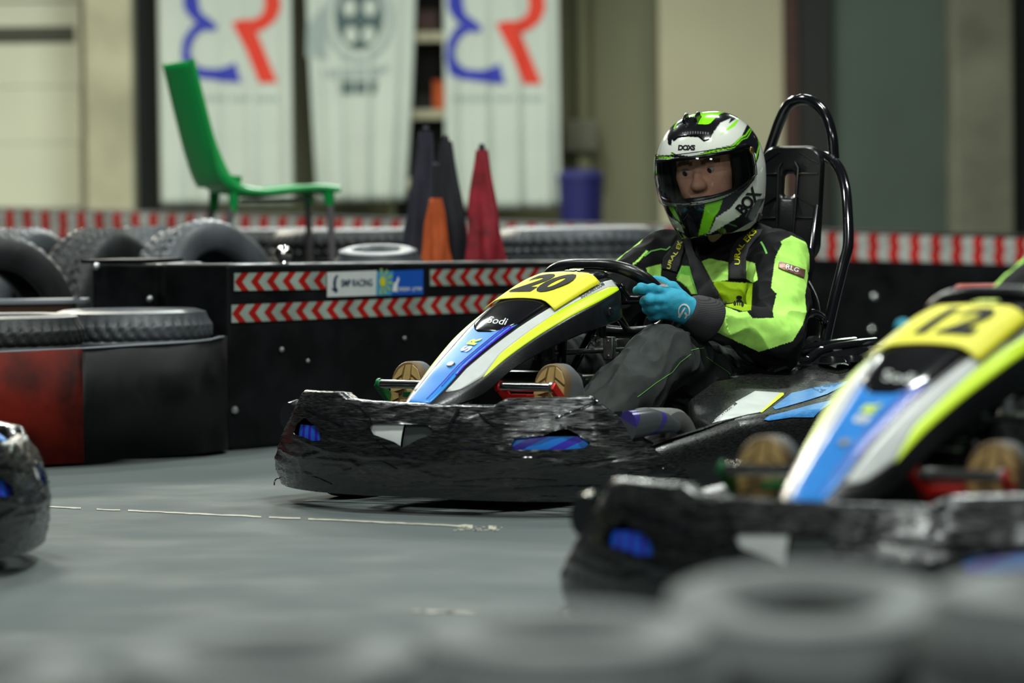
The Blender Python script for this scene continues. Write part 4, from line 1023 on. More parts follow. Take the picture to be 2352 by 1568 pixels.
lay('lettering', place2d(text2d('SODIKART.COM', 9, 0.15, space=1.05, cut=8), (1664, 951), (0.62, -0.52), (-0.45, -0.75)), pb, 'white_ink', pod_near, 0.005)
# engine cover between seat and pod, with moulded ridges
ec = MB().loft([[(x, y, z) for y, z in ((0.22, 0.06), (0.33, 0.06), (0.33, zt_ - 0.03), (0.31, zt_), (0.25, zt_), (0.22, zt_ - 0.02))] for x, zt_ in ((-1.0, 0.28), (-1.14, 0.3), (-1.3, 0.315), (-1.5, 0.34), (-1.6, 0.33))]).build('engine_cover', 'black_plastic', kart, smooth=30, bevel=0.008)
for k, y in enumerate((0.28, 0.34)):
    pth = [V((-1.02 - 0.05 * k, y, 0.29)), V((-1.16, y + 0.01, 0.305)), V((-1.24, y, 0.308)), V((-1.30, y + 0.01, 0.332)), V((-1.42, y + 0.02, 0.342)), V((-1.55, y + 0.02, 0.345))]
    MB().tube(spline(pth, 5), 0.011, 10).build('moulded_ridge', 'black_gloss', ec)
for x, y in ((-1.36, 0.4), (-1.46, 0.38), (-1.3, 0.38)):
    MB().lathe([(0.0, 0.004), (0.022, 0.004), (0.028, 0.014), (0.034, 0.004), (0.036, 0)], (x, y, 0.302), (0, 0, 1), 20).build('moulded_socket', 'black_gloss', ec)
rf = MB().loft([ring(*a, 1) for a in ((-1.50, .57, .38, .2, .31, .34), (-1.62, .56, .37, .2, .345, .37), (-1.78, .54, .37, .2, .33, .355))]).build('rear_deck', 'black_plastic', kart, smooth=50)
rbv = bvh_of([rf, pod_near])
lay('deck_sticker', poly2d([c6([(1440, 330), (1560, 290), (2000, 340), (2200, 380), (2100, 560), (1880, 520), (1700, 440)])], 8), rbv, 'blue_worn', rf, 0.002)
lay('deck_sticker', poly2d([c6([(1580, 395), (1820, 355), (1870, 460), (1780, 485)]), c6([(1880, 355), (2080, 400), (2060, 500), (1940, 470)])], 8), rbv, 'white', rf, 0.0035)

# --- seat
prof = [V((-0.98, 0, 0.16)), V((-1.1, 0, 0.105)), V((-1.3, 0, 0.09)), V((-1.44, 0, 0.13)), V((-1.53, 0, 0.28)), V((-1.575, 0, 0.42)), V((-1.6, 0, 0.52))]
ps = spline(prof, 7); rows = []
for i, q in enumerate(ps):
    t = i / (len(ps) - 1); r_ = []
    tn = (ps[min(i + 1, len(ps) - 1)] - ps[max(i - 1, 0)]).normalized(); nn = V((-tn.z, 0, tn.x)); nn = nn if (nn.x > 0 or nn.z > 0.3) else -nn
    if nn.z < -0.2: nn = -nn
    for k in range(25):
        v = k / 24 * 2 - 1; w_ = (0.195 + 0.015 * math.sin(t * 3.1)) * (1 - 0.35 * max(0, t - 0.75) * 4 * max(0, t - 0.75) * 4)
        side = max(0, abs(v) - 0.72) / 0.28
        lift = (0.14 * math.sin(min(1, t * 1.35) * math.pi) + 0.03) * side ** 1.3
        r_.append(q + V((0, v * w_ * (1 + 0.05 * side), 0)) + nn * lift)
    rows.append(r_)
seat = MB().grid(rows).build('seat', 'black_plastic', kart, smooth=180, thick=0.008)
# headrest plate with its slot and moulded grooves
def rrect(w_, h_, r, n=8):
    out = []
    for cx, cz, a0 in ((w_ - r, h_ - r, 0), (-w_ + r, h_ - r, 90), (-w_ + r, -h_ + r, 180), (w_ - r, -h_ + r, 270)):
        for k in range(n + 1): a = math.radians(a0 + 90 * k / n); out.append((cx + r * math.cos(a), cz + r * math.sin(a)))
    return out
hc = K.un(1812, 470, 0, -1.715)
def hp(y, z, d=0.0): return (hc.x - 0.12 * z + d - 0.25 * y * y * 4, hc.y + y, hc.z + z)
zs = K.un(1812, 425, 0, -1.715).z - hc.z
outer = rrect(0.098, 0.155, 0.05); inner = [(y, z + zs) for y, z in rrect(0.017, 0.03, 0.012)]
mb = MB(); n = len(outer)
mid = [((a[0] * 0.5 + b[0] * 0.5), (a[1] * 0.5 + b[1] * 0.5)) for a, b in zip(outer, inner)]
mb.loft([[hp(*p_, 0.0) for p_ in outer], [hp(p_[0] * 0.95, p_[1] * 0.96, 0.014) for p_ in outer], [hp(*p_, 0.012) for p_ in mid], [hp(p_[0] * 1.6, zs + (p_[1] - zs) * 1.4, 0.01) for p_ in inner], [hp(*p_, 0.0) for p_ in inner]], cap=False)
head = mb.build('headrest', 'black_plastic', kart, smooth=40, thick=0.012)
for sgy in (-1, 1):
    for k in range(5):
        z0 = 0.12 - 0.058 * k
        MB().tube([hp(sgy * 0.03, z0 + 0.02, 0.014), hp(sgy * 0.088, z0 - 0.012 + 0.03 * (k % 2), 0.0145)], 0.0022, 6).build('moulded_groove', 'black_gloss', head)
    MB().tube([hp(sgy * 0.024, -0.14, 0.013), hp(sgy * 0.03, zs + 0.045, 0.013), hp(sgy * 0.02, zs + 0.06, 0.013)], 0.004, 8).build('moulded_rib', 'black_plastic', head)
for sgy in (-1, 1):
    MB().tube([(-1.60, sgy * 0.06, 0.5), (-1.715, sgy * 0.07, hc.z - 0.12)], 0.012, 8).build('headrest_stay', 'black_paint', kart)
# --- roll bar
def rbp(px, py, x): return K.un(px, py, 0, x)
half = [rbp(1880, 856, -1.44), rbp(1898, 770, -1.49), rbp(1916, 690, -1.535), rbp(1936, 610, -1.585), rbp(1948, 560, -1.615), rbp(1946, 480, -1.66), rbp(1940, 425, -1.7), rbp(1926, 385, -1.74), rbp(1902, 362, -1.775), rbp(1880, 356, -1.785)]
nearp = spline(half, 6)
nearp = [V((p_.x, max(p_.y, 0.02), p_.z)) for p_ in nearp]
full = nearp + [V((nearp[-1].x, y, nearp[-1].z)) for y in np.linspace(nearp[-1].y, -nearp[-1].y, 8)[1:-1]] + [V((p_.x, -p_.y, p_.z)) for p_ in nearp[::-1]]
roll = MB().tube(full, 0.0142, 16).build('roll_bar', 'black_paint', kart, smooth=60); roll['label'] = 'glossy black tubular roll bar'
up = [rbp(1916, 366, -1.785), rbp(1911, 310, -1.787), rbp(1896, 265, -1.79), rbp(1870, 236, -1.79), rbp(1842, 228, -1.79), rbp(1812, 240, -1.79), rbp(1792, 275, -1.79), rbp(1776, 320, -1.79), rbp(1764, 356, -1.788)]
MB().tube(spline(up, 6), 0.0142, 16).build('head_hoop', 'black_paint', roll, smooth=60)
inn = [rbp(1868, 362, -1.77), rbp(1880, 400, -1.755), rbp(1880, 450, -1.73), rbp(1866, 560, -1.66), rbp(1852, 680, -1.56)]
for s in (1, -1):
    pth = spline(inn, 6)
    if s < 0: pth = [V((p_.x, -p_.y, p_.z)) for p_ in pth]
    MB().tube(pth, 0.009, 12).build('inner_stay', 'black_paint', roll, smooth=60)
    foot = V(nearp[0]); foot.y *= s
    MB().tube([foot, V((foot.x + 0.02, foot.y, 0.07))], 0.0142, 14).build('roll_bar_foot', 'black_paint', roll)
    lp = [K.un(*q, 1, 0.245) for q in ((1838, 760), (1848, 728), (1866, 719), (1886, 728), (1890, 742))]
    if s < 0: lp = [V((p_.x, -p_.y, p_.z)) for p_ in lp]
    MB().tube(spline(lp, 5), 0.011, 12).build('seat_loop', 'black_paint', kart, smooth=60)
sbk = K.un(1836, 815, 1, 0.27)
br = MB().box(sbk, (0.06, 0.012, 0.09), Matrix.Rotation(0.35, 3, 'Y')).build('seat_bracket', 'black_plastic', kart, bevel=0.004)
MB().tube([sbk + V((0.01, 0.0, 0.004)), sbk + V((0.005, 0.045, -0.012))], 0.005, 10).build('bracket_bolt', 'chrome', br)
MB().lathe([(0.022, -0.008), (0.034, -0.008), (0.034, 0.008), (0.022, 0.008)], sbk + V((-0.055, 0.01, 0.012)), (0, 1, 0.1), 22, closed=True).build('bracket_ring', 'steel', br)
# --- rear bumper
rbp2 = spline([V((-1.5, -0.6, 0.12)), V((-1.75, -0.58, 0.12)), V((-1.88, -0.45, 0.12)), V((-1.9, 0, 0.12)), V((-1.88, 0.45, 0.12)), V((-1.75, 0.58, 0.12)), V((-1.5, 0.6, 0.12))], 8)
MB().tube(rbp2, 0.055, 14, flat=0.5).build('rear_bumper', 'black_scuffed', kart, smooth=60)
for y in (-0.25, 0.25): MB().tube([(-1.58, y, 0.07), (-1.88, y, 0.11)], 0.014, 10).build('bumper_stay', 'black_paint', kart)
# ------------------------------------------------------------------ the driver
per = root_at('person', K)
tag(per, 'person in black and lime jacket and white helmet driving kart twenty', 'person')
def surface_nets(sdf, lo, hi, h):
    lo, hi = np.array(lo, float), np.array(hi, float); n = np.ceil((hi - lo) / h).astype(int) + 1
    g = [lo[i] + h * np.arange(n[i]) for i in range(3)]
    X, Y, Z = np.meshgrid(*g, indexing='ij'); val = sdf(np.stack([X, Y, Z], -1).reshape(-1, 3)).reshape(n)
    ins = val < 0; cs_ = n - 1
    corners = [(i, j, k) for i in (0, 1) for j in (0, 1) for k in (0, 1)]
    sl = lambda c: tuple(slice(c[a], c[a] + cs_[a]) for a in range(3))
    cnt = sum(ins[sl(c)].astype(int) for c in corners); act = (cnt > 0) & (cnt < 8)
    acc = np.zeros((*cs_, 3)); num = np.zeros(cs_)
    for a in range(3):
        for c in corners:
            if c[a]: continue
            d = list(c); d[a] = 1; d = tuple(d)
            v0, v1 = val[sl(c)], val[sl(d)]; m = (v0 < 0) != (v1 < 0)
            t = np.where(m, v0 / np.where(m, v0 - v1, 1), 0)
            pt = np.zeros((*cs_, 3))
            for b in range(3): pt[..., b] = c[b]
            pt[..., a] = t
            acc += pt * m[..., None]; num += m
    idx = -np.ones(cs_, int); ii = np.argwhere(act); idx[act] = np.arange(len(ii))
    verts = lo + h * (ii + acc[act] / num[act][:, None]); faces = []
    for a in range(3):
        b, c = (a + 1) % 3, (a + 2) % 3
        v0 = np.take(ins, np.arange(n[a] - 1), a); v1 = np.take(ins, np.arange(1, n[a]), a)
        e = np.argwhere(v0 != v1); e = e[(e[:, b] > 0) & (e[:, c] > 0) & (e[:, b] < cs_[b]) & (e[:, c] < cs_[c])]
        def cell(db, dc):
            q = e.copy(); q[:, b] -= db; q[:, c] -= dc; return idx[q[:, 0], q[:, 1], q[:, 2]]
        quad = np.stack([cell(1, 1), cell(0, 1), cell(0, 0), cell(1, 0)], 1)
        flip = ~v0[e[:, 0], e[:, 1], e[:, 2]]; quad[flip] = quad[flip][:, ::-1]
        faces.append(quad)
    return verts, np.concatenate(faces)
def cones(prims, k):
    P = [(np.array(a, float), np.array(b, float), ra, rb) for a, b, ra, rb in prims]
    def f(p):
        d = np.full(len(p), 9.0)
        for a, b, ra, rb in P:
            ba = b - a; l2 = ba @ ba + 1e-12; h = np.clip(((p - a) @ ba) / l2, 0, 1)
            q = np.linalg.norm(p - a - h[:, None] * ba, axis=1) - (ra + (rb - ra) * h)
            e = np.maximum(k - np.abs(d - q), 0) / k; d = np.minimum(d, q) - e * e * k * 0.25
        return d
    return f
def normals(f, v, e=0.002):
    g = np.stack([f(v + np.eye(3)[i] * e) - f(v - np.eye(3)[i] * e) for i in range(3)], 1)
    return g / (np.linalg.norm(g, axis=1)[:, None] + 1e-9)
def refine(f, v, n=2):
    for _ in range(n): v = v - normals(f, v) * f(v)[:, None]
    return v
def net_mesh(name, v, fcs, col=None):
    me = bpy.data.meshes.new(name); me.from_pydata([tuple(x) for x in v], [], [tuple(int(i) for i in q) for q in fcs]); me.shade_smooth()
    if col is not None:
        a = me.color_attributes.new('Col', 'FLOAT_COLOR', 'POINT'); a.data.foreach_set('color', np.concatenate([col, np.ones((len(col), 1))], 1).astype(np.float32).ravel())
    return me
def subdiv(v, q):
    # each quad into four
    e = np.concatenate([np.sort(q[:, [i, (i + 1) % 4]], 1) for i in range(4)]); ue, inv = np.unique(e, axis=0, return_inverse=True); inv = inv.reshape(4, -1)
    n, m = len(v), len(ue); nv = np.concatenate([v, v[ue].mean(1), v[q].mean(1)]); c = n + m + np.arange(len(q))
    return nv, np.concatenate([np.stack([q[:, i], n + inv[i], c, n + inv[i - 1]], 1) for i in range(4)])
SH, EL, WR = (-1.39, 0.172, 0.552), (-1.125, 0.318, 0.362), (-0.965, 0.262, 0.413)
prims = [((-1.38, -0.09, 0.21), (-1.38, 0.09, 0.21), .125, .125), ((-1.40, -0.06, 0.32), (-1.40, 0.06, 0.32), .135, .135), ((-1.395, -0.075, 0.45), (-1.395, 0.075, 0.45), .132, .132),
         ((-1.42, -0.15, 0.55), (-1.42, 0.15, 0.55), .078, .078), ((-1.42, 0, 0.57), (-1.40, 0, 0.66), .085, .07), ((-1.42, -0.12, 0.57), (-1.41, -0.03, 0.61), .06, .06), ((-1.42, 0.12, 0.57), (-1.41, 0.03, 0.61), .06, .06)]
for s in (1, -1):
    m_ = lambda p_: (p_[0], p_[1] * s, p_[2])
    prims += [(m_(SH), m_(EL), .08, .064), (m_(EL), m_(WR), .066, .05), (m_((-1.26, 0.255, 0.455)), m_((-1.14, 0.31, 0.375)), .07, .068), (m_(EL), m_((-1.08, 0.305, 0.378)), .066, .064),
              (m_((-1.30, 0.095, 0.20)), m_((-0.80, 0.195, 0.335)), .118, .073), (m_((-0.80, 0.195, 0.335)), m_((-0.65, 0.19, 0.25)), .075, .078), (m_((-0.65, 0.19, 0.25)), m_((-0.44, 0.18, 0.15)), .078, .062), (m_((-1.2, 0.12, 0.2)), m_((-1.0, 0.16, 0.24)), .115, .1)]
fb = cones(prims, 0.03)
bv, bf = surface_nets(fb, (-1.62, -0.46, 0.05), (-0.36, 0.46, 0.76), 0.0085)
bv, bf = subdiv(refine(fb, bv), bf); bv = refine(fb, bv, 1); bn = normals(fb, bv)
# folds in the cloth: across the sleeves near the elbows, along the trouser legs
dsp = np.zeros(len(bv))
for i, p_ in enumerate(bv):
    q = V(p_); leg = q.x > -1.08 and q.z < 0.43 and abs(q.y) < 0.3
    if leg: dsp[i] = 0.008 * noise.noise(V((q.x * 9, q.y * 14, q.z * 16))) + 0.015 * (0.5 - abs(noise.noise(V((q.x * 11 + q.z * 13, q.y * 26, q.z * 9 - q.x * 9)))) * 2) * 0.6
    else: dsp[i] = 0.009 * noise.noise(V((q.x * 10, q.y * 10, q.z * 10))) + 0.014 * (0.5 - abs(noise.noise(V((q.x * 14 + 3, q.y * 17, q.z * 21)))) * 2) * 0.6
    ea = (q - V((-1.13, math.copysign(0.33, q.y), 0.36))).length
    if ea < 0.13: dsp[i] += 0.008 * math.sin(62 * (q.x * 0.6 + q.z * 0.9) + 8 * q.y) * (1 - ea / 0.13)
bv = bv + bn * dsp[:, None]
bw, bf = subdiv(np.concatenate([bv, bn], 1), bf); bv, bn = bw[:, :3], bw[:, 3:]
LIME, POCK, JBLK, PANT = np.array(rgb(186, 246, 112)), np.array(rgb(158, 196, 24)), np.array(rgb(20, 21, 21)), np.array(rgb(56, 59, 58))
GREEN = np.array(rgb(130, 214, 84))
PAINT = [(LIME, c2([(1500, 240), (1560, 200), (1640, 160), (1770, 220), (1800, 330), (1800, 450), (1760, 700), (1775, 850), (1740, 960), (1650, 1110), (1340, 1210), (1280, 905), (1480, 900), (1465, 840), (1500, 680), (1455, 630), (1490, 370), (1505, 320)])),
         (LIME, c2([(930, 780), (1050, 800), (1170, 850), (1240, 840), (1300, 900), (1345, 1210), (1330, 1200), (915, 1005)])),
         (JBLK, c2([(1290, 540), (1505, 680), (1468, 840), (1480, 900), (1290, 905), (1240, 845), (1270, 820), (1290, 700)])),
         (JBLK, c2([(1380, 250), (1540, 215), (1552, 240), (1500, 340), (1490, 370), (1455, 630), (1330, 560), (1330, 420)])),
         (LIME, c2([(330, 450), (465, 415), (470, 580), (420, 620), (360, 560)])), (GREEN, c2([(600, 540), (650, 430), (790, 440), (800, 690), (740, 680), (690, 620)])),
         (LIME, c2([(640, 505), (720, 520), (775, 680), (740, 688), (700, 610), (605, 560)])), (JBLK, c2([(462, 470), (600, 510), (600, 590), (462, 560)])),
         (LIME, c2([(830, 390), (900, 365), (1070, 400), (1070, 560), (925, 580), (870, 470)])), (LIME, c2([(1225, 385), (1310, 410), (1335, 560), (1290, 585), (1225, 545)])),
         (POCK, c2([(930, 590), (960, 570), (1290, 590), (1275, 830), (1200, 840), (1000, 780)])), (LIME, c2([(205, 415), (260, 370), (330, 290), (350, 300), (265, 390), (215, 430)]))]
def paint_view(v, n, base, polys, mirror=True):
    col = base.copy(); view = np.array(K.loc(c_o))
    def go(vv, nn, sel):
        d = view - vv; d /= np.linalg.norm(d, axis=1)[:, None]
        face = ((d * nn).sum(1) > 0.02) & sel; px = proj(K.w(vv))
        for c, pl in polys: col[inside(px, pl) & face] = c
    if mirror:
        far = (v[:, 1] < -0.215); go(v, n, ~far); mv = v * np.array([1, -1, 1]); mn = n * np.array([1, -1, 1]); go(mv, mn, far)
    else: go(v, n, np.ones(len(v), bool))
    return col
legs = (bv[:, 0] > -1.29) & (bv[:, 2] < 0.30 + 0.35 * np.clip(bv[:, 0] + 1.29, 0, 0.5)) & (np.abs(bv[:, 1]) < 0.30)
base = np.where(legs[:, None], PANT, JBLK)
col = paint_view(bv, bn, base, PAINT)

# head frame shared by the face and the helmet
HC = K.un(1634, 398, 1, 0.012)
yaw, pit, rol = math.radians(12), math.radians(4), math.radians(6)
HM = Matrix.Rotation(yaw, 3, 'Z') @ Matrix.Rotation(pit, 3, 'Y') @ Matrix.Rotation(rol, 3, 'X')
HMn = np.array(HM)
fp = [((-0.03, 0, 0.03), (0.0, 0, 0.04), .098, .085), ((0.02, 0, 0.03), (0.03, 0, -0.04), .072, .06), ((0.035, 0, -0.06), (0.05, 0, -0.1), .05, .032), ((0.055, -0.035, 0.0), (0.055, 0.035, 0.0), .038, .038),
      ((0.055, -0.032, -0.035), (0.055, 0.032, -0.035), .034, .034), ((0.092, 0, 0.018), (0.113, 0, -0.022), .007, .012), ((0.105, -0.011, -0.026), (0.105, 0.011, -0.026), .0085, .0085),
      ((0.083, -0.045, 0.034), (0.083, 0.045, 0.034), .011, .011), ((0.086, -0.018, -0.058), (0.086, 0.018, -0.058), .0075, .0075), ((0.084, -0.016, -0.069), (0.084, 0.016, -0.069), .008, .008), ((-0.03, 0, -0.06), (-0.05, 0, -0.15), .055, .058),
      ((-0.01, -0.083, 0.0), (-0.014, -0.085, -0.03), .01, .008), ((-0.01, 0.083, 0.0), (-0.014, 0.085, -0.03), .01, .008)]
fh = cones(fp, 0.016)
hv, hf = surface_nets(fh, (-0.15, -0.11, -0.22), (0.14, 0.11, 0.16), 0.0038); hv = refine(fh, hv)
SK = np.array(rgb(228, 172, 146)); HAIR = np.array(rgb(60, 44, 34)); LIP = np.array(rgb(178, 108, 98)); BROW = np.array(rgb(112, 80, 64))
hcol = np.tile(SK, (len(hv), 1)); x, y, z = hv.T
hcol[(z > 0.075) | ((x < 0.02) & (z > -0.02) & (np.abs(y) > 0.06))] = HAIR
hcol[(np.abs(z - 0.038 + np.abs(np.abs(y) - 0.034) * 0.25) < 0.006) & (np.abs(np.abs(y) - 0.034) < 0.024) & (x > 0.06)] = BROW
hcol[(np.abs(z + 0.064) < 0.012) & (np.abs(y) < 0.024 - (z + 0.064) ** 2 * 60) & (x > 0.06)] = LIP
hw_ = np.array(HC) + hv @ HMn.T
n0 = len(bv)
bv2 = np.concatenate([bv, hw_]); bf2 = np.concatenate([bf, hf + n0]); col2 = np.concatenate([col, hcol])
body = obj('body', net_mesh('body', bv2, bf2, col2), 'body', per); body['label'] = 'driver in black and lime jacket and dark trousers'
for s in (1, -1):
    ec_ = HC + HM @ V((0.0815, s * 0.033, 0.012))
    eye = MB().lathe([(0.0145 * math.sin(a), 0.0145 * math.cos(a)) for a in np.linspace(0, math.pi, 13)], ec_, HM @ V((1, 0, -0.1)), 20).build('eye', mat('eye_white', rgb(168, 160, 154), 0.3), body)
    MB().lathe([(0.0149 * math.sin(a), 0.0149 * math.cos(a)) for a in np.linspace(0, 0.5, 5)], ec_, HM @ V((1, -0.28, -0.2)), 18).build('iris', mat('dark_iris', rgb(40, 34, 30), 0.15), eye)
    MB().lathe([(0.0162 * math.sin(a), 0.0162 * math.cos(a)) for a in np.linspace(0, 1.12, 7)], ec_, HM @ V((0.12, 0, 1)), 20).build('eyelid', 'skin', eye)

# --- helmet
def hshape(d):
    dx, dy, dz = d.T; ax = np.where(dx > 0, 0.168 + 0.012 * np.clip(-dz, 0, 1), 0.172); ay = np.where(dz > 0, 0.131, 0.131 - 0.012 * np.clip(-dz, 0, 1)); az = np.where(dz > 0, 0.158, 0.205)
    p_ = 2.25
    r_ = (np.abs(dx / ax) ** p_ + np.abs(dy / ay) ** p_ + np.abs(dz / az) ** p_) ** (-1 / p_)
    # chin bar comes to a soft point, temples sink in slightly
    r_ = r_ * (1 + 0.05 * np.clip(dx, 0, 1) ** 3 * np.clip(-dz * 2.2, 0, 1) * (1 - np.abs(dy)) ** 2)
    return d * r_[:, None]
NLA, NLO = 230, 460
th = np.linspace(0.02, math.pi - 0.02, NLA); ph = np.linspace(0, 2 * math.pi, NLO + 1)[:-1]
T, Ph = np.meshgrid(th, ph, indexing='ij')
dirs = np.stack([np.sin(T) * np.cos(Ph), np.sin(T) * np.sin(Ph), np.cos(T)], -1).reshape(-1, 3)
hvx = hshape(dirs)
def port_top(az): return 0.054 - 0.004 * np.cos(az)
def port_bot(az): return -0.058 + 0.05 * np.clip(np.abs(az) / 1.3, 0, 1) ** 2.2
azm = np.arctan2(hvx[:, 1], hvx[:, 0] + 0.02)
zlow = -0.154 + 0.05 * np.clip((-hvx[:, 0] + 0.02) / 0.15, 0, 1)
port = (np.abs(azm) < 1.22) & (hvx[:, 2] < port_top(azm)) & (hvx[:, 2] > port_bot(azm))
gone = port | (hvx[:, 2] < zlow)
fi = np.array([(a * NLO + b, (a + 1) * NLO + b, (a + 1) * NLO + (b + 1) % NLO, a * NLO + (b + 1) % NLO) for a in range(NLA - 1) for b in range(NLO)])
keep = ~gone[fi].any(1)
hn = np.cross(hvx.reshape(NLA, NLO, 3)[np.clip(np.arange(NLA) + 1, 0, NLA - 1)] - hvx.reshape(NLA, NLO, 3)[np.clip(np.arange(NLA) - 1, 0, NLA - 1)], np.roll(hvx.reshape(NLA, NLO, 3), -1, 1) - np.roll(hvx.reshape(NLA, NLO, 3), 1, 1)).reshape(-1, 3)
hn /= np.linalg.norm(hn, axis=1)[:, None] + 1e-12; hn *= np.sign((hn * dirs).sum(1))[:, None]
WHT, BLK, LIM = np.array(rgb(222, 224, 214)), np.array((0.008, 0.008, 0.012)), np.array(rgb(140, 235, 28))
def wide(pts, w): return ribbon2d(pts, w)
HP = [(BLK, c1([(420, 900), (480, 1000), (600, 1035), (860, 1042), (1030, 995), (1260, 860), (1330, 800), (1250, 900), (1170, 985), (1090, 1090), (960, 1175), (900, 1310), (800, 1360), (600, 1360), (480, 1140), (400, 900)])),
      (LIM, c1([(425, 975), (495, 1022), (520, 1130), (565, 1240), (620, 1330), (590, 1340), (500, 1220), (430, 1080)])),
      (LIM, c1([(865, 1036), (1028, 990), (990, 1100), (940, 1180), (890, 1312), (798, 1340), (850, 1120)])),
      (WHT, c1([(500, 1035), (640, 1048), (800, 1052), (1010, 1005), (1010, 1012), (800, 1060), (640, 1056), (500, 1043)])),
      (BLK, c1([(545, 450), (590, 340), (650, 280), (740, 240), (860, 212), (960, 200), (1090, 196), (1170, 225), (1160, 270), (1070, 330), (1095, 278), (1000, 320), (940, 400), (900, 470), (850, 490), (800, 450), (700, 445), (620, 455), (580, 490)])),
      (LIM, c1([(690, 330), (740, 250), (880, 206), (1000, 200), (1100, 208), (1000, 240), (950, 280), (905, 335), (830, 335)])),
      (LIM, c1([(985, 440), (1060, 370), (1190, 255), (1130, 350)])),
      (BLK, c1([(750, 625), (900, 565), (1100, 522), (1190, 440), (1265, 285), (1325, 370), (1355, 500), (1345, 620), (1310, 720), (1320, 600), (1250, 560), (1000, 570), (850, 625)])),
      (BLK, c1([(440, 530), (600, 605), (750, 625), (600, 640), (430, 600)])),
      (LIM, c1([(525, 430), (555, 365), (545, 420)])),
      (BLK, c1([(470, 1140), (600, 1330), (640, 1352), (800, 1345), (900, 1322), (1120, 1195), (1290, 1075), (1330, 1010), (1400, 1000), (1300, 1200), (900, 1420), (500, 1420)]))]
for line, w in (([(780, 618), (1000, 556), (1105, 533), (1188, 452), (1228, 432), (1292, 335), (1332, 420), (1349, 520), (1312, 670)], 11), ([(455, 545), (580, 612)], 9), ([(850, 606), (1010, 568), (1120, 545), (1195, 470), (1240, 455), (1290, 370)], 7)):
    for pl in wide(line, w): HP.append((LIM, c1(pl)))
hl = np.array(HC) + hvx @ HMn.T; nl = hn @ HMn.T
hcolr = np.tile(WHT, (len(hvx), 1)); view = np.array(K.loc(c_o))
def hpaint(pts, nrm, sel):
    d = view - pts; d /= np.linalg.norm(d, axis=1)[:, None]; fc_ = ((d * nrm).sum(1) > 0.0) & sel; px = proj(K.w(pts))
    for c, pl in HP: hcolr[inside(px, pl) & fc_] = c
side = hvx[:, 1] < -0.045          # the far side carries the mirrored design
hpaint(hl, nl, ~side)
mir = hvx * np.array([1, -1, 1]); mirn = hn * np.array([1, -1, 1])
hpaint(np.array(HC) + mir @ HMn.T, mirn @ HMn.T, side)
used = np.unique(fi[keep]); remap = -np.ones(len(hvx), int); remap[used] = np.arange(len(used))
helm = obj('helmet', net_mesh('helmet', hl[used], remap[fi[keep]], hcolr[used]), 'paint', per); helm['label'] = 'white, black and lime full face helmet'
md = helm.modifiers.new('thickness', 'SOLIDIFY'); md.thickness = 0.006; md.offset = -1
def hpt(az, z, off=0.0):
    # point of the shell at a given bearing and height in the head frame
    lo_, hi_ = -1.5, 1.5
    for _ in range(30):
        m2 = (lo_ + hi_) / 2; d = np.array([[math.cos(m2) * math.cos(az), math.cos(m2) * math.sin(az), math.sin(m2)]]); p_ = hshape(d)[0]
        if p_[2] < z: lo_ = m2
        else: hi_ = m2
    n = V((p_[0] / 0.17 ** 2, p_[1] / 0.13 ** 2, p_[2] / 0.17 ** 2)).normalized()
    return HC + HM @ (V(p_) + n * off)
azs = np.linspace(-1.34, 1.34, 41)
edge = [hpt(a, float(port_top(np.array(a))) + 0.001, -0.004) for a in np.linspace(-1.13, 1.13, 30)] + [hpt(a, float(port_bot(np.array(a))) - 0.001, -0.004) for a in np.linspace(1.13, -1.13, 30)]
MB().tube(edge, 0.0055, 8, closed=True).build('port_seal', 'black_plastic', helm)
lin_rows = [[hpt(a, z, -0.016) for a in np.linspace(-1.25, 1.25, 25)] for z in (-0.12, -0.09, -0.056)]
MB().grid(lin_rows).build('chin_lining', 'belt', helm, smooth=60, thick=0.004)
for sg in (1, -1):
    MB().grid([[HC + HM @ V((0.06 - 0.02 * k, sg * (0.088 + 0.006 * k), z)) for z in np.linspace(-0.1, 0.06, 8)] for k in range(5)]).build('cheek_pad', 'belt', helm, smooth=60, thick=0.01)
vis = [[hpt(a, zb_ + (0.066 - 0.006 * math.cos(a) - zb_) * k / 12, 0.0045 + 0.002 * math.cos(a)) for a in azs for zb_ in [float(-0.068 + 0.052 * np.clip(abs(a) / 1.3, 0, 1) ** 2)]] for k in range(13)]
visor = MB().grid(vis).build('visor', 'visor', helm, smooth=180); visor['label'] = 'dark transparent visor'
rim_ = vis[0] + [r_[-1] for r_ in vis[1:]] + vis[-1][::-1][1:] + [r_[0] for r_ in vis[::-1][1:-1]]
MB().tube(rim_, 0.0013, 6, closed=True).build('visor_edge', 'black_gloss', visor)
for sg in (1, -1):
    pq = hpt(sg * 1.27, 0.045, 0.006); MB().lathe([(0, 0.004), (0.006, 0.004), (0.009, 0.002), (0.0095, 0), (0, 0)], pq, HM @ V((0.15, sg, 0)), 20).build('visor_screw', 'brass', helm)
# forehead vent and camera clip
hb = bvh_of([helm])
vent = lay('forehead_vent', poly2d([c1([(560, 440), (610, 360), (660, 320), (720, 335), (880, 345), (910, 330), (940, 300), (930, 400), (900, 465), (850, 480), (800, 440), (700, 435), (620, 448), (582, 478)])], 6), hb, 'black_gloss', helm, 0.005)
lay('vent_grille', poly2d(sum([[c1([(660 + 22 * k, 404 + (k - 5) ** 2 * 0.35), (672 + 22 * k, 404 + (k - 5) ** 2 * 0.35), (672 + 22 * k, 426 + (k - 5) ** 2 * 0.35), (660 + 22 * k, 426 + (k - 5) ** 2 * 0.35)])] for k in range(11)], [])), hb, 'grey_ink', helm, 0.006)['kind'] = 'stuff'
clip0 = HC + HM @ V((0.085, 0.0, 0.137)); MR = HM @ Matrix.Rotation(math.radians(24), 3, 'Y')
clip = MB().box(clip0, (0.045, 0.04, 0.012), MR).build('camera_clip', 'black_gloss', helm, bevel=0.003)
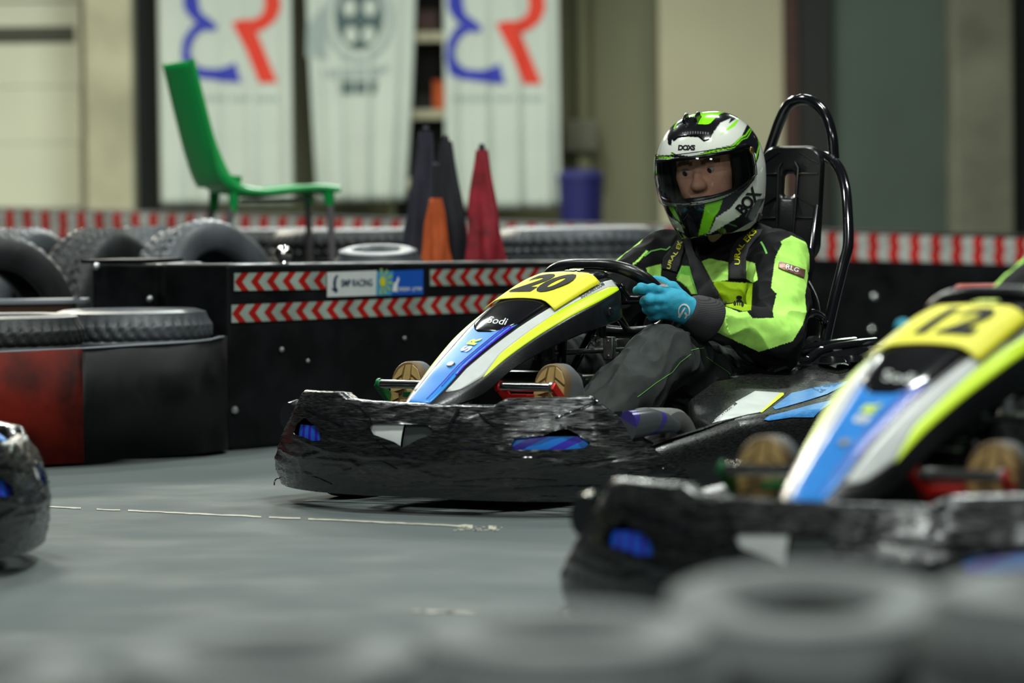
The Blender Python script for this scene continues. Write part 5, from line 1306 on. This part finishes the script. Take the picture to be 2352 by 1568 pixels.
for sg in (-1, 1): MB().box(clip0 + MR @ V((0.0, sg * 0.016, 0.012)), (0.036, 0.008, 0.016), MR).build('clip_prong', 'black_gloss', clip, bevel=0.002)
MB().box(clip0 + MR @ V((0.0, 0, -0.009)), (0.06, 0.05, 0.008), MR).build('clip_pad', 'green_metal', clip, bevel=0.002)
for dx in range(4):
    pass
lay('lettering', place2d(text2d('DOXS', 15.5, 0.8, 0.1, 3.0, 0.85), (1576.5, 339.5), (1.0, 0.0), (0, -1.0)), hb, 'ink', helm, 0.0012)
lay('lettering', place2d(text2d('BOX', 40, 1.6, 0.0, 4.0, 0.85), (1719, 464), (0.52, -0.66), (-0.72, -0.62)), hb, 'ink', helm, 0.0012)
lay('chin_vent', poly2d([c1([(665 + 9 * k, 1195 - 14 * k), (671 + 9 * k, 1197 - 14 * k), (712 + 0 * k, 1140 - 2 * k), (706, 1135 - 2 * k)]) for k in range(1)] + [c1([(575, 1075), (590, 1080), (660, 1215), (650, 1220)])], 5), hb, 'grey_ink', helm, 0.002)['kind'] = 'stuff'
MB().tube([HC + HM @ V((-0.13 * math.cos(a) - 0.0, 0.1 * math.sin(a), -0.125 - 0.0 * math.cos(a))) for a in np.linspace(-1.4, 1.4, 20)], 0.012, 8).build('neck_roll', 'belt', helm)

# --- gloves
def U(px, py, y): return tuple(K.un(px, py, 1, y))
gp = [(U(1592, 716, .236), U(1545, 694, .208), .032, .031), (U(1592, 722, .236), U(1548, 706, .206), .032, .031), (U(1560, 690, .212), U(1527, 672, .19), .026, .0165), (U(1558, 700, .214), U(1524, 690, .196), .026, .0165), (U(1560, 708, .212), U(1528, 705, .196), .026, .0155), (U(1566, 715, .21), U(1537, 720, .19), .024, .014)]
fing = [[(1527, 671, .192), (1497, 664, .184), (1473, 662, .172), (1462, 666, .152)], [(1524, 690, .197), (1492, 689, .19), (1481, 692, .168), (1486, 696, .142)], [(1528, 705, .196), (1498, 707, .188), (1487, 710, .166), (1492, 713, .142)], [(1537, 720, .19), (1508, 724, .182), (1498, 726, .162), (1503, 728, .142)], [(1572, 690, .2), (1545, 662, .172), (1520, 648, .146), (1503, 643, .132)]]
fr = [(.0145, .0125, .0115, .010), (.0145, .0125, .0115, .010), (.014, .012, .011, .0095), (.0125, .011, .010, .009), (.018, .0145, .0125, .0105)]
for c, r_ in zip(fing, fr):
    for i in range(3): gp.append((U(*c[i]), U(*c[i + 1]), r_[i], r_[i + 1]))
fg = cones(gp, 0.0085)
allp = np.array([q for g in gp for q in g[:2]]); 
gv, gf = surface_nets(fg, allp.min(0) - 0.045, allp.max(0) + 0.045, 0.003); gv = refine(fg, gv, 1)
gn = normals(fg, gv); gv = gv + gn * np.array([0.0016 * noise.noise(V(p_) * 70) for p_ in gv])[:, None]
glove = obj('glove', net_mesh('glove', gv, gf), 'glove', per); glove['label'] = 'turquoise driving glove gripping the steering wheel'
g2 = obj('glove', net_mesh('glove', gv * np.array([1, -1, 1]), gf[:, ::-1]), 'glove', per); g2['label'] = 'turquoise driving glove on the far side of the steering wheel'
gb = bvh_of([glove])
ringp = [[(1571.2 + a * math.cos(t0), 715 + b * math.sin(t0)), (1571.2 + a * math.cos(t1), 715 + b * math.sin(t1)), (1571.2 + a * 0.76 * math.cos(t1), 715 + b * 0.78 * math.sin(t1)), (1571.2 + a * 0.76 * math.cos(t0), 715 + b * 0.78 * math.sin(t0))] for a, b in ((14.2, 18),) for t0, t1 in zip(np.linspace(2.6, 6.9, 15)[:-1], np.linspace(2.6, 6.9, 15)[1:])]
lay('glove_emblem', poly2d(ringp + [c5([(600, 1470), (720, 1300), (745, 1310), (640, 1490)]), c5([(715, 1400), (745, 1385), (790, 1440), (740, 1510), (715, 1490), (745, 1450)])], 4), gb, 'white_ink', glove, 0.001)['kind'] = 'stuff'
lay('palm_patch', poly2d([c5([(120, 770), (250, 820), (400, 880), (460, 940), (330, 930), (170, 860)])], 4), gb, 'glove_palm', glove, 0.001)
for s in (1, -1):
    a, b = V(U(1588, 712, .236)), V(U(1633, 738, .262)); a.y *= s; b.y *= s; d = b - a
    MB().tube([a - d * 0.12, a, a + d * 0.2, a + d * 0.55, b, b + d * 0.1], [.036, .041, .046, .052, .055, .05], 36).build('cuff', 'knit', per, smooth=60)
# --- shoes with tan treaded soles
for s, px in ((1, 1255), (-1, 925)):
    cy = K.un(px, 860, 0, -0.285).y; tz = 0.338; hz = 0.085
    def outl(k=1.0, dz=0.0):
        o_ = []
        for a in np.linspace(0, math.pi, 15): o_.append((0.046 * k * math.cos(a), tz - 0.048 + 0.048 * k * math.sin(a)))
        for a in np.linspace(math.pi, 2 * math.pi, 11): o_.append((0.036 * k * math.cos(a), hz + 0.036 + 0.036 * k * math.sin(a)))
        return o_
    P3 = lambda y, z, d: (-0.292 + d - 0.30 * (z - 0.2) * 0.55, cy + y, z)
    shoe = MB().loft([[P3(y * k, zc + (z - zc) * kz, d) for y, z in outl()] for d, k, kz, zc in ((-0.012, 1.0, 1.0, 0.2), (-0.04, 1.02, 0.99, 0.2), (-0.07, 0.9, 0.88, 0.19), (-0.1, 0.75, 0.6, 0.17), (-0.15, 0.8, 0.4, 0.15))]).build('shoe', 'shoe', per, smooth=60)
    sole = MB().loft([[P3(y, z, -0.012) for y, z in outl()], [P3(y, z, 0.004) for y, z in outl(1.0)], [P3(y, z, 0.008) for y, z in outl(0.94)]]).build('sole', 'sole_dark', shoe, smooth=40)
    blocks = [[(-.042, .268), (-.018, .262), (-.018, .250), (-.043, .24)], [(-.043, .235), (-.018, .245), (-.018, .232), (-.043, .218)], [(-.038, .296), (-.022, .32), (-.006, .331), (-.012, .306), (-.04, .288)], [(-.003, .332), (0.012, .333), (0.012, .296), (0.0, .276), (-.01, .29)], [(-.042, .283), (-.014, .3), (-.004, .272), (-.042, .262)], [(0.015, .332), (0.032, .32), (0.042, .298), (0.043, .29), (0.015, .308)], [(0.015, .302), (0.043, .283), (0.043, .266), (0.015, .28)], [(0.004, .274), (0.015, .274), (0.043, .26), (0.02, .244)],
              [(0.02, .24), (0.043, .256), (0.043, .24), (0.02, .222)], [(-.012, .248), (0.014, .248), (0.014, .226), (-.012, .226)], [(-.04, .21), (-.002, .22), (-.002, .2), (-.038, .19)], [(0.002, .22), (0.04, .21), (0.038, .19), (0.002, .2)], [(-.036, .185), (0.036, .185), (0.034, .165), (-.034, .165)], [(-.03, .15), (0.03, .15), (0.03, .12), (-.03, .12)], [(-.028, .115), (0.028, .115), (0.02, .096), (-.02, .096)]]
    for bl_ in blocks:
        cyb = sum(q[0] for q in bl_) / len(bl_); czb = sum(q[1] for q in bl_) / len(bl_)
        sh_ = [(cyb + (y - cyb) * 0.93, czb + (z - czb) * 0.93) for y, z in bl_]
        MB().prism(sh_, lambda q: P3(q[0], q[1], 0.006), lambda q: P3(q[0], q[1], 0.0125)).build('tread_block', 'sole', sole, smooth=0)

# --- straps, belt, seams and prints laid on the suit
bb = bvh_of([body])
strap_n = c5([(1515, 790), (1832, 795), (1832, 400), (1885, 240), (2060, 20), (2130, -90), (1850, -90), (1700, 40), (1560, 250), (1522, 500)])
strap_f = c5([(305, 600), (590, 670), (640, 540), (700, 330), (742, 120), (600, 100), (470, 260), (335, 420)])
for pl in (strap_n, strap_f): lay('chest_strap', poly2d([pl], 7), bb, 'strap', per, 0.006, 0.004)
def text_path(txt, path, size, bold, m, bv_, off, parent, flip=1):
    vs, fs = text2d(txt, size, bold, 0.0, size * 0.3, 1.02); xs = [x for x, y in vs]; x0, x1 = min(xs), max(xs)
    P = [V((a, b, 0)) for a, b in path]; F = spline(P, 10); L = [0.0]
    for a, b in zip(F[:-1], F[1:]): L.append(L[-1] + (b - a).length)
    out = []
    for x, y in vs:
        t = (x - x0) / (x1 - x0) * L[-1]; i = min(max(int(np.searchsorted(L, t)) - 1, 0), len(F) - 2); u = (t - L[i]) / (L[i + 1] - L[i] + 1e-9)
        p_ = F[i] + (F[i + 1] - F[i]) * u; d = (F[i + 1] - F[i]).normalized(); n = V((d.y, -d.x, 0)) * flip
        out.append((p_.x + n.x * y, p_.y + n.y * y))
    return lay('lettering', (out, fs), bv_, m, parent, off)
text_path('URAL EKS', c5([(1680, 545), (1690, 380), (1730, 260), (1820, 130), (1930, 10), (2010, -70)]), 17, 0.25, 'yellow_ink', bb, 0.0085, per)
text_path('URAL EK', c5([(450, 625), (480, 500), (530, 400), (590, 310), (635, 200), (660, 110)]), 13, 0.2, 'yellow_ink', bb, 0.0085, per)
sbelt = lay('seat_belt', poly2d([c5([(700, -40), (860, -40), (900, 260), (960, 400), (1230, 840), (1480, 1260), (1000, 1230), (990, 1100), (880, 760), (760, 330)])], 7), bb, 'belt', kart, 0.012, 0.003); sbelt['label'] = 'black webbing seat belt across the chest'
lay('suit_emblem', poly2d([c5(oval(1707, 1120, 55, 34, 20)), c5(oval(1707, 1185, 55, 26, 20)), c5(oval(1628, 1225, 26, 44, 16)), c5(oval(1765, 1240, 26, 50, 16)), c5([(1668, 1222), (1690, 1222), (1690, 1260), (1668, 1260)]), c5([(1708, 1222), (1726, 1222), (1726, 1265), (1708, 1265)])], 4), bb, 'ink', per, 0.002)['kind'] = 'stuff'
tg_ = lay('metal_tag', poly2d([c2([(1528, 395), (1755, 470), (1745, 542), (1520, 455)])], 5), bb, 'metal_tag', per, 0.006, 0.003)
lay('lettering', place2d(text2d('RLG', 17, 0.3, 0.15, 4), (1817.5, 619), (0.95, 0.31), (0.13, -0.85)), bb, 'white_ink', tg_, 0.0085)
LSEAM = mat('lime_thread', rgb(120, 200, 90), 0.7)
for pl, w in ((c3([(1035, 1025), (1200, 900), (1350, 800), (1420, 710), (1515, 640)]), 1.3), (c3([(1515, 605), (1570, 592), (1635, 585)]), 1.3), (c3([(1655, 665), (1750, 735), (1850, 800), (1900, 860), (1950, 895), (2060, 950)]), 1.0), (c5([(2100, 120), (2150, 200), (2205, 335)]), 4.5), (c5([(0, 380), (120, 290), (300, 250), (400, 265), (470, 205)]), 2.8)):
    lay('seam', poly2d(ribbon2d(pl, w), 5), bb, LSEAM, per, 0.0016)
# ------------------------------------------------------------------ kart twelve with its driver, and the kart whose bumper shows by the tyres
k12 = copy_tree(kart, None, ('number',)); k12.matrix_world = K12.mat()
tag(k12, 'go kart with yellow number 12 plate ahead of kart twenty', 'kart')
for o in list(bpy.data.objects):
    if o.name.startswith('number_plate') and o.parent and o.parent.parent == k12: number('12', o)
p12 = copy_tree(per); p12.matrix_world = K12.mat(); tag(p12, 'person in lime sleeved suit driving kart twelve', 'person')
K3 = Pose(90, 8.3, -90)
k3 = copy_tree(kart, None, ('number', 'seat_belt')); k3.matrix_world = K3.mat()
tag(k3, 'go kart of which the black taped bumper shows before the red belt', 'kart')
